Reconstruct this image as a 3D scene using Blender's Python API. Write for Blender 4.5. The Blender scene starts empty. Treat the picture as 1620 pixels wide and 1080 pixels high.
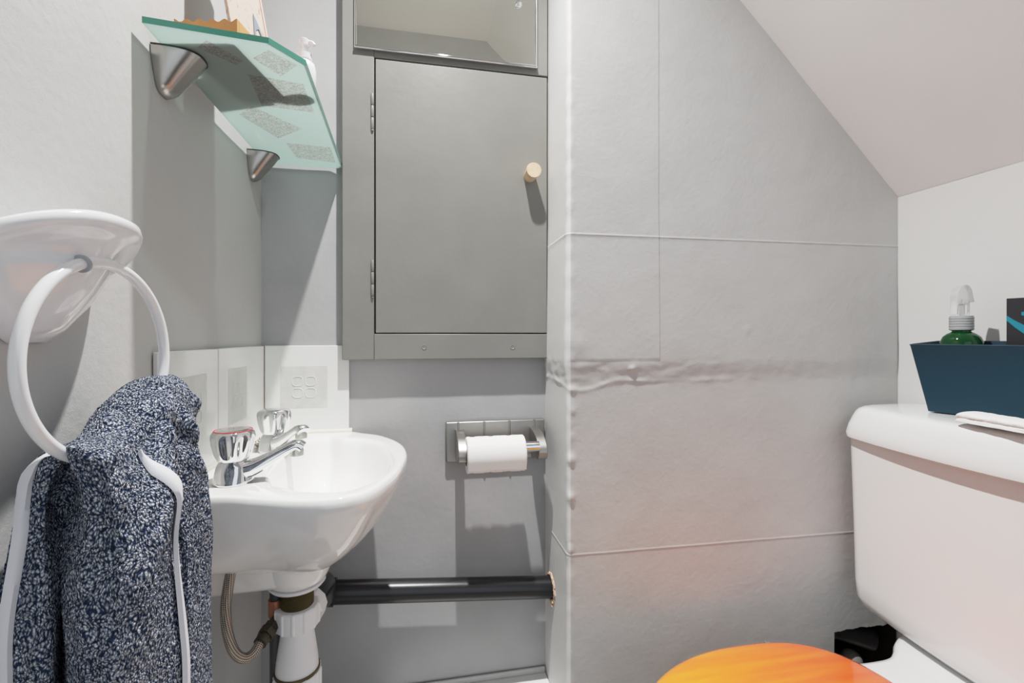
import bpy, bmesh, math, random
from mathutils import Vector, Matrix, noise
random.seed(4)
PI = math.pi
COL = bpy.context.scene.collection
# ------------------------------------------------------------------ camera model
CZ = 0.91                       # eye height
FOC = 746.0
S, C = 0.1972, 0.9804           # yaw of the view (to the right of +Y)
HOR = 532.0
def ray(px, py):
    u = (px-810)/FOC; w = (HOR-py)/FOC
    return (S+C*u, C-S*u, w)
def onY(px, py, Y):
    d = ray(px, py); t = Y/d[1]; return Vector((d[0]*t, Y, CZ+d[2]*t))
def onX(px, py, X):
    d = ray(px, py); t = X/d[0]; return Vector((X, d[1]*t, CZ+d[2]*t))
def onZ(px, py, z):             # z relative to the eye
    d = ray(px, py); t = z/d[2]; return Vector((d[0]*t, d[1]*t, CZ+z))
XL, YB, XB, YF, XR = -0.2745, 0.92, 0.2535, 0.775, 0.946
CEIL = CZ+0.975
pB = onY(1418, 312, YF); pA = onY(1168, 0, YF)
SLOPE = (pA.z-pB.z)/(pA.x-pB.x)
def slope_z(x): return pB.z+(x-XR)*SLOPE+(XR-pB.x)*SLOPE*0
Z_SL_R = pB.z
# ------------------------------------------------------------------ materials
def mat(name, col, rough=0.5, metal=0.0, bump=None, var=None, spec=0.5, coat=0.0, trans=0.0, ior=1.45, alpha=None):
    m = bpy.data.materials.new(name); m.use_nodes = True
    nt = m.node_tree; N = nt.nodes; L = nt.links
    b = N['Principled BSDF']
    b.inputs['Base Color'].default_value = (*col, 1)
    b.inputs['Roughness'].default_value = rough
    b.inputs['Metallic'].default_value = metal
    b.inputs['Specular IOR Level'].default_value = spec
    b.inputs['Coat Weight'].default_value = coat
    b.inputs['Transmission Weight'].default_value = trans
    b.inputs['IOR'].default_value = ior
    tc = N.new('ShaderNodeTexCoord')
    if var:                                   # (scale, amount, detail)
        n = N.new('ShaderNodeTexNoise'); n.inputs['Scale'].default_value = var[0]; n.inputs['Detail'].default_value = 6
        L.new(tc.outputs['Object'], n.inputs['Vector'])
        r = N.new('ShaderNodeMapRange'); r.inputs[1].default_value = .3; r.inputs[2].default_value = .7
        r.inputs[3].default_value = 1-var[1]; r.inputs[4].default_value = 1+var[1]
        L.new(n.outputs['Fac'], r.inputs[0])
        v = N.new('ShaderNodeVectorMath'); v.operation = 'SCALE'; v.inputs[0].default_value = col
        L.new(r.outputs[0], v.inputs['Scale']); L.new(v.outputs[0], b.inputs['Base Color'])
    if bump:                                  # list of (scale, strength, distance)
        prev = None
        for sc, st, di in bump:
            n = N.new('ShaderNodeTexNoise'); n.inputs['Scale'].default_value = sc; n.inputs['Detail'].default_value = 5
            L.new(tc.outputs['Object'], n.inputs['Vector'])
            bp = N.new('ShaderNodeBump'); bp.inputs['Strength'].default_value = st; bp.inputs['Distance'].default_value = di
            L.new(n.outputs['Fac'], bp.inputs['Height'])
            if prev: L.new(prev.outputs[0], bp.inputs['Normal'])
            prev = bp
        L.new(prev.outputs[0], b.inputs['Normal'])
    return m
M = {}
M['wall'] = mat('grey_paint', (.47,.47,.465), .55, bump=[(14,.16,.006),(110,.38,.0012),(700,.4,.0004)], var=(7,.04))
M['wall_side'] = mat('pale_grey_wall', (.66,.66,.65), .55, bump=[(14,.16,.006),(110,.22,.0012)], var=(7,.02))
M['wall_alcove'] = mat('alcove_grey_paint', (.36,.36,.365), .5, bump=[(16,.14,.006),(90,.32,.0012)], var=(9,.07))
M['wall_right'] = mat('off_white_paint', (.58,.575,.565), .6, bump=[(10,.15,.005),(200,.2,.0008)], var=(5,.02))
M['wall_pale'] = mat('pale_paint', (.86,.835,.82), .6, bump=[(10,.15,.005),(200,.2,.0008)], var=(5,.02))
M['cab'] = mat('cabinet_paint', (.188,.186,.172), .38, bump=[(9,.4,.003),(90,.25,.0008)], var=(12,.05))
M['gap'] = mat('dark_gap', (.02,.012,.01), .9)
M['white_trim'] = mat('white_gloss_paint', (.8,.8,.79), .3, bump=[(30,.2,.002)])
M['floor'] = mat('floor_vinyl', (.45,.42,.38), .5, var=(20,.1))
M['ceramic'] = mat('white_ceramic', (.86,.855,.845), .07, coat=.4, spec=.6)
M['ceramic2'] = mat('toilet_ceramic', (.72,.73,.73), .12, coat=.3)
M['plastic'] = mat('white_plastic', (.86,.86,.88), .3)
M['ringw'] = mat('ring_plastic', (.84,.85,.87), .12, coat=.5)
M['chrome'] = mat('chrome', (.84,.85,.86), .05, 1.0)
M['chrome_dirty'] = mat('limescaled_chrome', (.66,.68,.60), .3, 1.0, bump=[(600,.6,.001)])
M['nickel'] = mat('brushed_nickel', (.42,.40,.375), .26, 1.0, bump=[(300,.05,.001)])
M['steel'] = mat('satin_steel', (.36,.345,.325), .38, 1.0, bump=[(350,.08,.001)])
M['mirror'] = mat('mirror_silver', (.92,.985,.93), .01, 1.0)
M['tile'] = mat('white_glazed_tile', (.74,.74,.72), .1, coat=.3)
M['grout'] = mat('pale_grout', (.62,.52,.48), .8)
M['black'] = mat('black_pipe_plastic', (.008,.008,.010), .3, bump=[(200,.06,.001)])
M['rubber'] = mat('black_rubber', (.015,.02,.02), .5)
M['brass'] = mat('tarnished_brass', (.12,.095,.045), .5, .8, bump=[(300,.3,.001)])
M['copper'] = mat('copper', (.45,.2,.12), .4, .8)
M['darkpipe'] = mat('dark_painted_pipe', (.05,.05,.055), .4, .3)
M['paper'] = mat('toilet_paper', (.88,.87,.86), .9, bump=[(500,.15,.0006)])
M['card'] = mat('cardboard', (.45,.33,.22), .9)
M['knobwood'] = mat('pale_pine', (.72,.50,.33), .5, var=(60,.15))
M['traywood'] = mat('orange_stained_wood', (.62,.27,.08), .45, var=(40,.12))
M['navy'] = mat('navy_plastic', (.009,.032,.052), .5, spec=.3, bump=[(500,.1,.0004)])
M['greenglass'] = mat('green_plastic', (.004,.075,.016), .08, trans=.55, ior=1.4)
M['clear'] = mat('frosted_clear_plastic', (.9,.91,.91), .22, trans=.65, ior=1.3)
M['clearcap'] = mat('ribbed_clear_collar', (.45,.46,.47), .2, trans=.3, ior=1.3)
M['blackbox'] = mat('black_carton', (.018,.017,.02), .35)
M['teal'] = mat('teal_print', (.01,.20,.28), .4)
M['red'] = mat('red', (.6,.02,.03), .4)
M['cloth'] = mat('white_cloth', (.80,.79,.78), .95, bump=[(420,.7,.0012)])
M['hem'] = mat('white_hem', (.74,.75,.80), .85, bump=[(500,.25,.0006)])
M['void'] = mat('dark_void', (.012,.007,.006), .7)
M['rubble'] = mat('broken_plaster', (.62,.42,.30), .95, bump=[(200,.8,.003)], var=(300,.5))
M['ink'] = mat('slate_ink', (.16,.20,.25), .6)
M['blush'] = mat('card_edge', (.62,.40,.34), .6)
M['line'] = mat('raised_tile_line', (.70,.70,.68), .3)
M['motif'] = mat('tile_motif', (.585,.585,.565), .35, bump=[(300,.25,.0008)], var=(45,.08))

# speckled board picture
def picture_mat():
    m = mat('printed_board', (.5,.4,.34), .5); nt = m.node_tree; N = nt.nodes; L = nt.links; b = N['Principled BSDF']
    tc = N.new('ShaderNodeTexCoord'); mp = N.new('ShaderNodeMapping'); mp.inputs['Scale'].default_value = (30,60,30)
    n = N.new('ShaderNodeTexNoise'); n.inputs['Scale'].default_value = 3.2; n.inputs['Detail'].default_value = 8; n.inputs['Roughness'].default_value = .7
    r = N.new('ShaderNodeValToRGB'); e = r.color_ramp.elements
    e[0].position = .36; e[0].color = (.25,.13,.13,1); e[1].position = .43; e[1].color = (.52,.41,.34,1)
    L.new(tc.outputs['Object'], mp.inputs[0]); L.new(mp.outputs[0], n.inputs['Vector']); L.new(n.outputs['Fac'], r.inputs[0]); L.new(r.outputs[0], b.inputs['Base Color'])
    return m
M['picture'] = picture_mat()

# frosted turquoise glass: lets light through, scatters it
def frosted(name, tint, tr, rough_mix):
    m = bpy.data.materials.new(name); m.use_nodes = True; nt = m.node_tree; N = nt.nodes; L = nt.links
    N.remove(N['Principled BSDF']); out = N['Material Output']
    tl = N.new('ShaderNodeBsdfTranslucent'); tl.inputs[0].default_value = (*tint,1)
    df = N.new('ShaderNodeBsdfDiffuse'); df.inputs[0].default_value = (*tint,1)
    tp = N.new('ShaderNodeBsdfTransparent'); tp.inputs[0].default_value = (.84,.94,.90,1)
    gl = N.new('ShaderNodeBsdfGlossy'); gl.inputs['Roughness'].default_value = .12
    m1 = N.new('ShaderNodeMixShader'); m1.inputs[0].default_value = rough_mix
    L.new(tl.outputs[0], m1.inputs[1]); L.new(df.outputs[0], m1.inputs[2])
    m2 = N.new('ShaderNodeMixShader'); m2.inputs[0].default_value = tr
    L.new(m1.outputs[0], m2.inputs[1]); L.new(tp.outputs[0], m2.inputs[2])
    fr = N.new('ShaderNodeFresnel'); fr.inputs[0].default_value = 1.4
    m3 = N.new('ShaderNodeMixShader'); L.new(fr.outputs[0], m3.inputs[0])
    L.new(m2.outputs[0], m3.inputs[1]); L.new(gl.outputs[0], m3.inputs[2]); L.new(m3.outputs[0], out.inputs[0])
    return m
M['glass'] = frosted('frosted_turquoise_glass', (.76,.92,.88), .36, .30)
M['glass_edge'] = frosted('green_glass_edge', (.16,.55,.42), .15, .5)
def etched():
    m = frosted('etched_scribble_patch', (.62,.66,.62), .30, .30); nt = m.node_tree; N = nt.nodes; L = nt.links
    tc = N.new('ShaderNodeTexCoord'); w = N.new('ShaderNodeTexNoise'); w.inputs['Scale'].default_value = 260; w.inputs['Detail'].default_value = 3; w.inputs['Distortion'].default_value = 2
    r = N.new('ShaderNodeValToRGB'); e = r.color_ramp.elements
    e[0].position = .42; e[0].color = (.46,.48,.46,1); e[1].position = .60; e[1].color = (.76,.78,.75,1)
    L.new(tc.outputs['Object'], w.inputs['Vector']); L.new(w.outputs['Fac'], r.inputs[0])
    for n in N:
        if n.type in ('BSDF_TRANSLUCENT','BSDF_DIFFUSE'): L.new(r.outputs[0], n.inputs[0])
    return m
M['etch'] = etched()

def braid_mat():
    m = mat('braided_steel', (.42,.38,.33), .38, .75); nt = m.node_tree; N = nt.nodes; L = nt.links; b = N['Principled BSDF']
    uv = N.new('ShaderNodeUVMap'); mp = N.new('ShaderNodeMapping'); mp.inputs['Scale'].default_value = (260,330,1)
    mp.inputs['Rotation'].default_value = (0,0,.7)
    ck = N.new('ShaderNodeTexChecker'); ck.inputs['Scale'].default_value = 2; ck.inputs[1].default_value = (.55,.50,.44,1); ck.inputs[2].default_value = (.10,.08,.07,1)
    L.new(uv.outputs[0], mp.inputs[0]); L.new(mp.outputs[0], ck.inputs['Vector']); L.new(ck.outputs[0], b.inputs['Base Color'])
    bp = N.new('ShaderNodeBump'); bp.inputs['Distance'].default_value = .0008; L.new(ck.outputs['Fac'], bp.inputs['Height']); L.new(bp.outputs[0], b.inputs['Normal'])
    return m
M['braid'] = braid_mat()

def terry_mat():
    m = mat('navy_flecked_terry', (.1,.13,.2), .95, spec=.15); nt = m.node_tree; N = nt.nodes; L = nt.links; b = N['Principled BSDF']
    uv = N.new('ShaderNodeTexCoord')
    uv = type('o', (), {'outputs': [uv.outputs['Object']]})
    ds = N.new('ShaderNodeTexNoise'); ds.inputs['Scale'].default_value = 55; ds.inputs['Detail'].default_value = 3
    L.new(uv.outputs[0], ds.inputs['Vector'])
    sb = N.new('ShaderNodeVectorMath'); sb.operation = 'SUBTRACT'; sb.inputs[1].default_value = (.5,.5,.5); L.new(ds.outputs['Color'], sb.inputs[0])
    sc = N.new('ShaderNodeVectorMath'); sc.operation = 'SCALE'; sc.inputs['Scale'].default_value = .012; L.new(sb.outputs[0], sc.inputs[0])
    ad = N.new('ShaderNodeVectorMath'); L.new(uv.outputs[0], ad.inputs[0]); L.new(sc.outputs[0], ad.inputs[1])
    mp = N.new('ShaderNodeMapping'); mp.inputs['Scale'].default_value = (740,740,450); mp.inputs['Rotation'].default_value = (.2,.15,.25); L.new(ad.outputs[0], mp.inputs[0])
    vo = N.new('ShaderNodeTexVoronoi'); vo.inputs['Scale'].default_value = 1.0
    L.new(mp.outputs[0], vo.inputs['Vector'])
    r = N.new('ShaderNodeValToRGB'); e = r.color_ramp.elements
    e[0].position = .22; e[0].color = (.80,.83,.88,1); e[1].position = .68; e[1].color = (.022,.038,.082,1)
    x = e.new(.46); x.color = (.25,.29,.38,1)
    L.new(vo.outputs['Distance'], r.inputs[0])
    # each loop has its own share of navy and white thread
    hs = N.new('ShaderNodeSeparateColor'); L.new(vo.outputs['Color'], hs.inputs[0])
    mr = N.new('ShaderNodeMapRange'); mr.inputs[3].default_value = .42; mr.inputs[4].default_value = 1.3; L.new(hs.outputs[0], mr.inputs[0])
    mu = N.new('ShaderNodeVectorMath'); mu.operation = 'SCALE'; L.new(r.outputs[0], mu.inputs[0]); L.new(mr.outputs[0], mu.inputs['Scale'])
    L.new(mu.outputs[0], b.inputs['Base Color'])
    inv = N.new('ShaderNodeMath'); inv.operation = 'SUBTRACT'; inv.inputs[0].default_value = 1; L.new(vo.outputs['Distance'], inv.inputs[1])
    bp = N.new('ShaderNodeBump'); bp.inputs['Distance'].default_value = .0030; bp.inputs['Strength'].default_value = 1.0
    L.new(inv.outputs[0], bp.inputs['Height']); L.new(bp.outputs[0], b.inputs['Normal'])
    return m
M['terry'] = terry_mat()

def lid_mat():
    m = mat('orange_glossy_lid', (.95,.25,.02), .12, coat=.7); nt = m.node_tree; N = nt.nodes; L = nt.links; b = N['Principled BSDF']
    tc = N.new('ShaderNodeTexCoord'); mp = N.new('ShaderNodeMapping'); mp.inputs['Scale'].default_value = (1.0,9,1); mp.inputs['Rotation'].default_value = (0,0,.25)
    n = N.new('ShaderNodeTexNoise'); n.inputs['Scale'].default_value = 7; n.inputs['Detail'].default_value = 6
    L.new(tc.outputs['Object'], mp.inputs[0]); L.new(mp.outputs[0], n.inputs['Vector'])
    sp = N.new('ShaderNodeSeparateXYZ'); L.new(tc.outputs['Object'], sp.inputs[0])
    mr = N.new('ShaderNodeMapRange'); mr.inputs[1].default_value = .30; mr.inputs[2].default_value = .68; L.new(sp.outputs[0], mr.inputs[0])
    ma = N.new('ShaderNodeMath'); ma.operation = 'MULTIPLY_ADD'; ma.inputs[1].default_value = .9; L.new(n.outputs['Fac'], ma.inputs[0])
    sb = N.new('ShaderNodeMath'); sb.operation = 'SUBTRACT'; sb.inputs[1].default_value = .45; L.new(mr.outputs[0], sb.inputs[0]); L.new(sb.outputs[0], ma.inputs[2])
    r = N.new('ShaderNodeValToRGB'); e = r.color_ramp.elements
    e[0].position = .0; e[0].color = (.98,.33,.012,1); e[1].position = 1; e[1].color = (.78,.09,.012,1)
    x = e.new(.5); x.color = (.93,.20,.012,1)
    L.new(ma.outputs[0], r.inputs[0]); L.new(r.outputs[0], b.inputs['Base Color'])
    return m
M['lid'] = lid_mat()

# ------------------------------------------------------------------ mesh helpers
def obj(name, bm, m, parent=None, smooth=True, bevel=None, sub=0, angle=40):
    me = bpy.data.meshes.new(name); bmesh.ops.recalc_face_normals(bm, faces=bm.faces[:]) if bm.faces else None
    bm.to_mesh(me); bm.free()
    o = bpy.data.objects.new(name, me); COL.objects.link(o)
    for k in (m if isinstance(m, (list, tuple)) else [m]): me.materials.append(k)
    if smooth:
        for p in me.polygons: p.use_smooth = True
        try: me.set_sharp_from_angle(angle=math.radians(angle))
        except Exception: pass
    if bevel:
        b = o.modifiers.new('bevel', 'BEVEL'); b.width = bevel; b.segments = 3; b.limit_method = 'ANGLE'; b.angle_limit = math.radians(35); b.harden_normals = False
    if sub:
        s = o.modifiers.new('sub', 'SUBSURF'); s.levels = sub; s.render_levels = sub
    if parent:
        o.parent = parent; o.location = -Vector(parent.location) if False else (0,0,0)
        o.matrix_parent_inverse = parent.matrix_basis.inverted()
    return o
def thing(name, label, cat, loc, group=None):
    o = bpy.data.objects.new(name, None); COL.objects.link(o); o.location = loc; o.empty_display_size = .02
    o['label'] = label; o['category'] = cat
    if group: o['group'] = group
    return o
def tag(o, label, cat, group=None):
    o['label'] = label; o['category'] = cat
    if group: o['group'] = group
    return o
def struct(name, bm, m, smooth=False, parent=None, **k):
    o = obj(name, bm, m, parent, smooth, **k)
    if not parent: o['kind'] = 'structure'
    return o
def box(bm, x0, x1, y0, y1, z0, z1):
    vs = [bm.verts.new((x, y, z)) for z in (z0, z1) for y in (y0, y1) for x in (x0, x1)]
    for f in ((0,1,3,2),(4,6,7,5),(0,4,5,1),(2,3,7,6),(0,2,6,4),(1,5,7,3)): bm.faces.new([vs[i] for i in f])
    return vs
def loft(bm, loops, closed=True, cap0=True, cap1=True, mi=0):
    rows = [[bm.verts.new(p) for p in l] for l in loops]; n = len(rows[0])
    for a, b in zip(rows, rows[1:]):
        for i in range(n if closed else n-1):
            j = (i+1) % n
            f = bm.faces.new((a[i], a[j], b[j], b[i])); f.material_index = mi
    if cap0: bm.faces.new(rows[0]).material_index = mi
    if cap1: bm.faces.new(rows[-1]).material_index = mi
    return rows
def prism(bm, pts, dirv):        # polygon of 3d points extruded along dirv
    d = Vector(dirv); loft(bm, [[Vector(p) for p in pts], [Vector(p)+d for p in pts]])
def lathe(bm, prof, cx, cy, n=40, cap0=True, cap1=True):
    loft(bm, [[(cx+r*math.cos(2*PI*i/n), cy+r*math.sin(2*PI*i/n), z) for i in range(n)] for r, z in prof], cap0=cap0, cap1=cap1)
def cr(p0, p1, p2, p3, t):
    return 0.5*((2*p1)+(-p0+p2)*t+(2*p0-5*p1+4*p2-p3)*t*t+(-p0+3*p1-3*p2+p3)*t*t*t)
def spline(pts, n, closed=False):
    pts = [Vector(p) for p in pts]; m = len(pts); out = []
    segs = m if closed else m-1
    for i in range(segs):
        if closed: a, b, c, d = pts[(i-1) % m], pts[i], pts[(i+1) % m], pts[(i+2) % m]
        else: a, b, c, d = pts[max(i-1,0)], pts[i], pts[i+1], pts[min(i+2, m-1)]
        for k in range(n): out.append(cr(a, b, c, d, k/n))
    if not closed: out.append(pts[-1])
    return out
def tube(bm, pts, r, n=16, closed=False, caps=True, uv=False):
    pts = [Vector(p) for p in pts]; m = len(pts); rad = r if callable(r) else (lambda s: r)
    loops = []; prev = None
    for i in range(m):
        if closed: t = (pts[(i+1) % m]-pts[i-1]).normalized()
        else: t = (pts[min(i+1, m-1)]-pts[max(i-1, 0)]).normalized()
        if prev is None:
            up = Vector((0,0,1)) if abs(t.z) < .9 else Vector((1,0,0)); a = t.cross(up).normalized()
        else:
            a = (prev-t*prev.dot(t)).normalized()
        prev = a; b = t.cross(a); R = rad(i/(m-1))
        loops.append([pts[i]+a*R*math.cos(2*PI*k/n)+b*R*math.sin(2*PI*k/n) for k in range(n)])
    if closed: loops.append(loops[0][:])
    rows = loft(bm, loops, cap0=caps and not closed, cap1=caps and not closed)
    if uv:
        ul = bm.loops.layers.uv.verify(); pos = {}; d = 0
        for i, row in enumerate(rows):
            if i: d += (pts[i]-pts[i-1]).length
            for k, v in enumerate(row): pos[v] = (k/n*2*PI*rad(0), d)
        for f in bm.faces:
            ks = [pos[l.vert] for l in f.loops]
            wrap = max(k[0] for k in ks)-min(k[0] for k in ks) > PI*rad(0)
            for l, k in zip(f.loops, ks):
                l[ul].uv = (k[0]+(2*PI*rad(0) if wrap and k[0] < PI*rad(0) else 0), k[1])
    if closed: bmesh.ops.remove_doubles(bm, verts=bm.verts[:], dist=1e-6)
def sstep(a, b, x):
    t = max(0, min(1, (x-a)/(b-a))); return t*t*(3-2*t)
def lerp(a, b, t): return a+(b-a)*t
def interp(tab, x):
    if x <= tab[0][0]: return tab[0][1]
    for (a, va), (b, vb) in zip(tab, tab[1:]):
        if x <= b: return lerp(va, vb, (x-a)/(b-a))
    return tab[-1][1]
def nz(x, y=0, z=0): return noise.noise(Vector((x, y, z)))

# ------------------------------------------------------------------ ROOM
def grid(bm, P, nu, nv, skip=None):
    V = [[bm.verts.new(P(i/nu, j/nv)) for i in range(nu+1)] for j in range(nv+1)]
    for j in range(nv):
        for i in range(nu):
            if skip and skip((i+.5)/nu, (j+.5)/nv): continue
            bm.faces.new((V[j][i], V[j][i+1], V[j+1][i+1], V[j+1][i]))
Y0 = 0.166
# left wall, slightly wavy plaster
bm = bmesh.new()
grid(bm, lambda u, v: (XL+.0008*nz(u*6, v*9), lerp(Y0, YB, u), v*CEIL), 60, 120)
o = struct('wall_left', bm, M['wall'], smooth=True)
bm = bmesh.new(); box(bm, XL-.05, XL-.004, Y0-.06, YB+.05, 0, CEIL); struct('wall_left_core', bm, M['wall'])
# alcove back wall
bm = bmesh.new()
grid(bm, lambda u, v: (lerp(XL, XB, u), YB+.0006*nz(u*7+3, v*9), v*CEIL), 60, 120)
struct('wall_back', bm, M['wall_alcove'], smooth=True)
# boxing: return face, lumpy corner and the big papered face in one skin
path = [(XB, YB, 0.0)]
for k in range(1, 24): path.append((XB, lerp(YB, YF+.010, k/24), 0))
R = .009
for k in range(0, 9):
    a = PI+k/8*PI/2
    path.append((XB+R+R*math.cos(a), YF+R+R*math.sin(a), 0))
nx = 190
xcol = [lerp(XB+R, XR, k/nx) for k in range(1, nx+1)]
xs = onY(1041, 200, YF).x
xcol = sorted(xcol+[xs+.0005*k for k in range(-3, 10)])
for xq in xcol: path.append((xq, YF, 1))
def zt(x): return min(CEIL, slope_z(x))
def zy(py, Y=YF, px=1000):
    return onY(px, py, Y).z
zr1, zr2 = zy(568), zy(606)
seam_u, seam_l = zy(370, px=905), zy(878, px=905)
xs = onY(1041, 200, YF).x
hx0 = onY(1320, 1000, YF).x; hz1 = onY(1380, 990, YF).z
def wall_disp(x, y, z, front):
    n1 = nz(x*9, z*9, 1); n2 = nz(x*30, z*30, 4); d = .0006*n1+.00022*n2
    s = x if front else x-(y-YF)
    wob = .004*nz(s*14, 2)+.003*nz(s*45, 7)
    # skin swollen above the damp line, wrinkled across it
    fade = 1-.45*sstep(XB+.45, XR, s)
    band = sstep(zr2+wob*2-.004, zr1+wob, z)
    d += .0040*fade*band*(1-sstep(zr1, zr1+.30, z))
    inb = sstep(zr2-.012, zr2+.004, z)*(1-sstep(zr1-.01, zr1+.006, z))
    d += inb*fade*(1-.7*sstep(XB+.15,XB+.4,s))*(.0012*nz(s*22, z*60, 3)+.0005*nz(s*60, z*110, 9))
    zl = zr2+.004+.006*nz(s*13, 5)-.014*math.exp(-((s-XB-.02)/.05)**2)
    lw = math.exp(-((z-zl)/.0035)**2)*(1-sstep(XB+.15, XB+.36, s))
    d += .0016*lw*(.6+.8*nz(s*22, 8))
    # raised wallpaper joints
    d += .0007*math.exp(-((z-seam_u-.006*(s-XB))/.0013)**2)+.0007*math.exp(-((z-seam_l+.012*(s-XB))/.0013)**2)
    if front and z > zr1: d += .0008*sstep(xs+.003, xs, x)
    # blisters by the corner
    for bx, bz, br, bh in BL: d += bh*math.exp(-(((s-bx)**2+(z-bz)**2)/br**2))
    return d
BL = []
for px, py, r, h in ((906,650,.006,.0022),(903,727,.008,.004),(903,787,.007,.0035),(902,870,.006,.003),(998,583,.005,.004),(905,617,.006,.0025),(1180,522,.007,.0012),(905,690,.005,.0015),(912,545,.02,.002)):
    p = onY(px, py, YF); BL.append((p.x, p.z, r, h))
bm = bmesh.new()
ZT0 = 1.15; zl_ = []; z = 0.0
while z < ZT0:
    zl_.append(z)
    near = abs(z-seam_u-.002) < .007 or abs(z-seam_l+.004) < .009
    z += .0011 if near else (.0028 if zr2-.02 < z < zr1+.02 else .0055)
zl_ += [ZT0]
NLOW = len(zl_)-1
nv = NLOW+130; rows = []
for j in range(nv+1):
    row = []
    for i, (x, y, fr) in enumerate(path):
        zz = zl_[j] if j <= NLOW else lerp(ZT0, zt(max(x, XB)), (j-NLOW)/130)
        if x > hx0-.02 and abs(zz-hz1) < .00276: zz = hz1+.0045*nz(x*38, 4)+.0015*nz(x*150, 2)
        d = wall_disp(x, y, zz, x > XB+R*.5)
        if i < 24: nrm = Vector((-1,0,0))
        elif i < 33: a = PI+(i-24)/8*PI/2; nrm = Vector((math.cos(a), math.sin(a), 0)); d += .0012*nz(zz*40, 2)
        else: nrm = Vector((0,-1,0))
        edge = 0 if i in (0, len(path)-1) else 1
        p = Vector((x, y, zz))+nrm*d*edge; row.append(p)
    rows.append(row)
V = [[bm.verts.new(p) for p in r] for r in rows]
pipe_c = onX(872, 931, XB)
for j in range(nv):
    for i in range(len(path)-1):
        c = (rows[j][i]+rows[j+1][i+1])/2
        if i > 33 and c.x > hx0+.003*nz(c.z*40,1) and (rows[j+1][i].z+rows[j+1][i+1].z)/2 < hz1+.0055 and zl_[min(j+1,NLOW)] < hz1+.0028 and c.x < XR-.003: continue
        if i < 24 and (Vector((c.y, c.z))-Vector((pipe_c.y, pipe_c.z))).length < .024: continue
        bm.faces.new((V[j][i], V[j][i+1], V[j+1][i+1], V[j+1][i])).material_index = 1 if i < 30 else 0  # return face and part of the corner in a paler grey
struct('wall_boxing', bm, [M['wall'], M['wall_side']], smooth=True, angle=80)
# dark void behind the broken opening
bm = bmesh.new(); box(bm, hx0-.03, XR, YF+.004, YF+.22, .02, hz1+.03)
bmesh.ops.delete(bm, geom=[f for f in bm.faces if abs(f.calc_center_median().y-(YF+.004)) < 1e-4], context='FACES')
struct('trim_void', bm, M['void'])
# right wall, sloping soffit, ceiling, lintel over the doorway, floor
bm = bmesh.new()
grid(bm, lambda u, v: (XR+.0006*nz(u*6, v*6, 5), lerp(-.05, YF+.001, u), v*(Z_SL_R+.0)), 50, 60)
struct('wall_right', bm, M['wall_right'], smooth=True)
bm = bmesh.new(); box(bm, XR+.004, XR+.05, -.05, YB, 0, Z_SL_R); struct('wall_right_core', bm, M['wall_pale'])
xc = XR+(CEIL-Z_SL_R)/SLOPE
bm = bmesh.new()
grid(bm, lambda u, v: (lerp(XR+.003, xc, v)+.0008*nz(u*7, v*5, 3), lerp(Y0-.06, YF+.002, u), lerp(Z_SL_R-.002, CEIL, v)+.0008*nz(u*9, v*8)), 60, 60)
struct('ceiling_slope', bm, M['wall_pale'], smooth=True)
bm = bmesh.new(); box(bm, XL-.05, xc+.005, Y0-.06, YB+.05, CEIL, CEIL+.04); struct('ceiling', bm, M['wall_pale'])
bm = bmesh.new(); prism(bm, [(XL, Y0-.06, CZ+.84), (XR+.05, Y0-.06, CZ+.84), (XR+.05, Y0-.06, CEIL+.02), (XL, Y0-.06, CEIL+.02)], (0,.128,0))
struct('wall_front', bm, M['wall_side'])
bm = bmesh.new(); box(bm, XL-.05, XR+.05, -.25, YB+.05, -.03, 0); struct('floor', bm, M['floor'])
# white boxed ledge along the foot of the alcove + low grey strip added at its back edge
zl = onY(866, 1063, YB-.006).z
bm = bmesh.new(); box(bm, XL+.001, XB-.0005, YB-.16, YB-.001, .0, zl); struct('trim_ledge', bm, M['white_trim'], bevel=.002)
bm = bmesh.new(); box(bm, XL+.06, XB-.001, YB-.006, YB-.001, zl, zl+.012); struct('trim_strip', bm, M['wall'], bevel=.003)

# ------------------------------------------------------------------ SPLASHBACK TILES (left wall two, back wall one)
TT = CZ-.0165
def tile(label, corners, motif, normal, curl=True):
    # corners: 4 points on wall, motif: 4 points
    n = Vector(normal); t = thing('wall_tile', label, 'tile', sum((Vector(c) for c in corners), Vector())/4, 'white tiles behind the basin')
    bm = bmesh.new(); cs = [Vector(c)+n*.0008 for c in corners]; prism(bm, cs, n*.0052)
    obj('glazed_body', bm, M['tile'], t, bevel=.0012)
    bm = bmesh.new(); ms = [Vector(c)+n*.0059 for c in motif]; prism(bm, ms, n*.0004)
    mo = obj('square_motif', bm, M['motif'], t, smooth=False)
    if curl:
        bm = bmesh.new(); c = sum(ms, Vector())/4; ax = (ms[1]-ms[0]); ay = (ms[3]-ms[0])
        for sx in (-1, 1):
            for sy in (-1, 1):
                pts = []
                for k in range(20):
                    a = k/20*2*PI; rr = .118*(1-.07*math.cos(4*a))
                    pts.append(c+ax*(sx*.14+rr*math.cos(a)*1.0)+ay*(sy*.14+rr*math.sin(a))+n*.0005)
                tube(bm, pts, .0007, 6, closed=True)
        obj('scroll_outline', bm, M['line'], mo)
    return t
yt0, ytm = onX(240, 560, XL).y, onX(338, 600, XL).y
zb = CZ-.1725
def lq(y0, y1, z0, z1): return [(XL,y0,z0),(XL,y1,z0),(XL,y1,z1),(XL,y0,z1)]
def bq(x0, x1, z0, z1): return [(x0,YB,z0),(x1,YB,z0),(x1,YB,z1),(x0,YB,z1)]
ma, mb_ = onX(354, 590, XL), onX(384, 660, XL); mc, md = onX(278, 604, XL), onX(319, 680, XL)
tz1, tz0 = CZ-.048, CZ-.130
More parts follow.
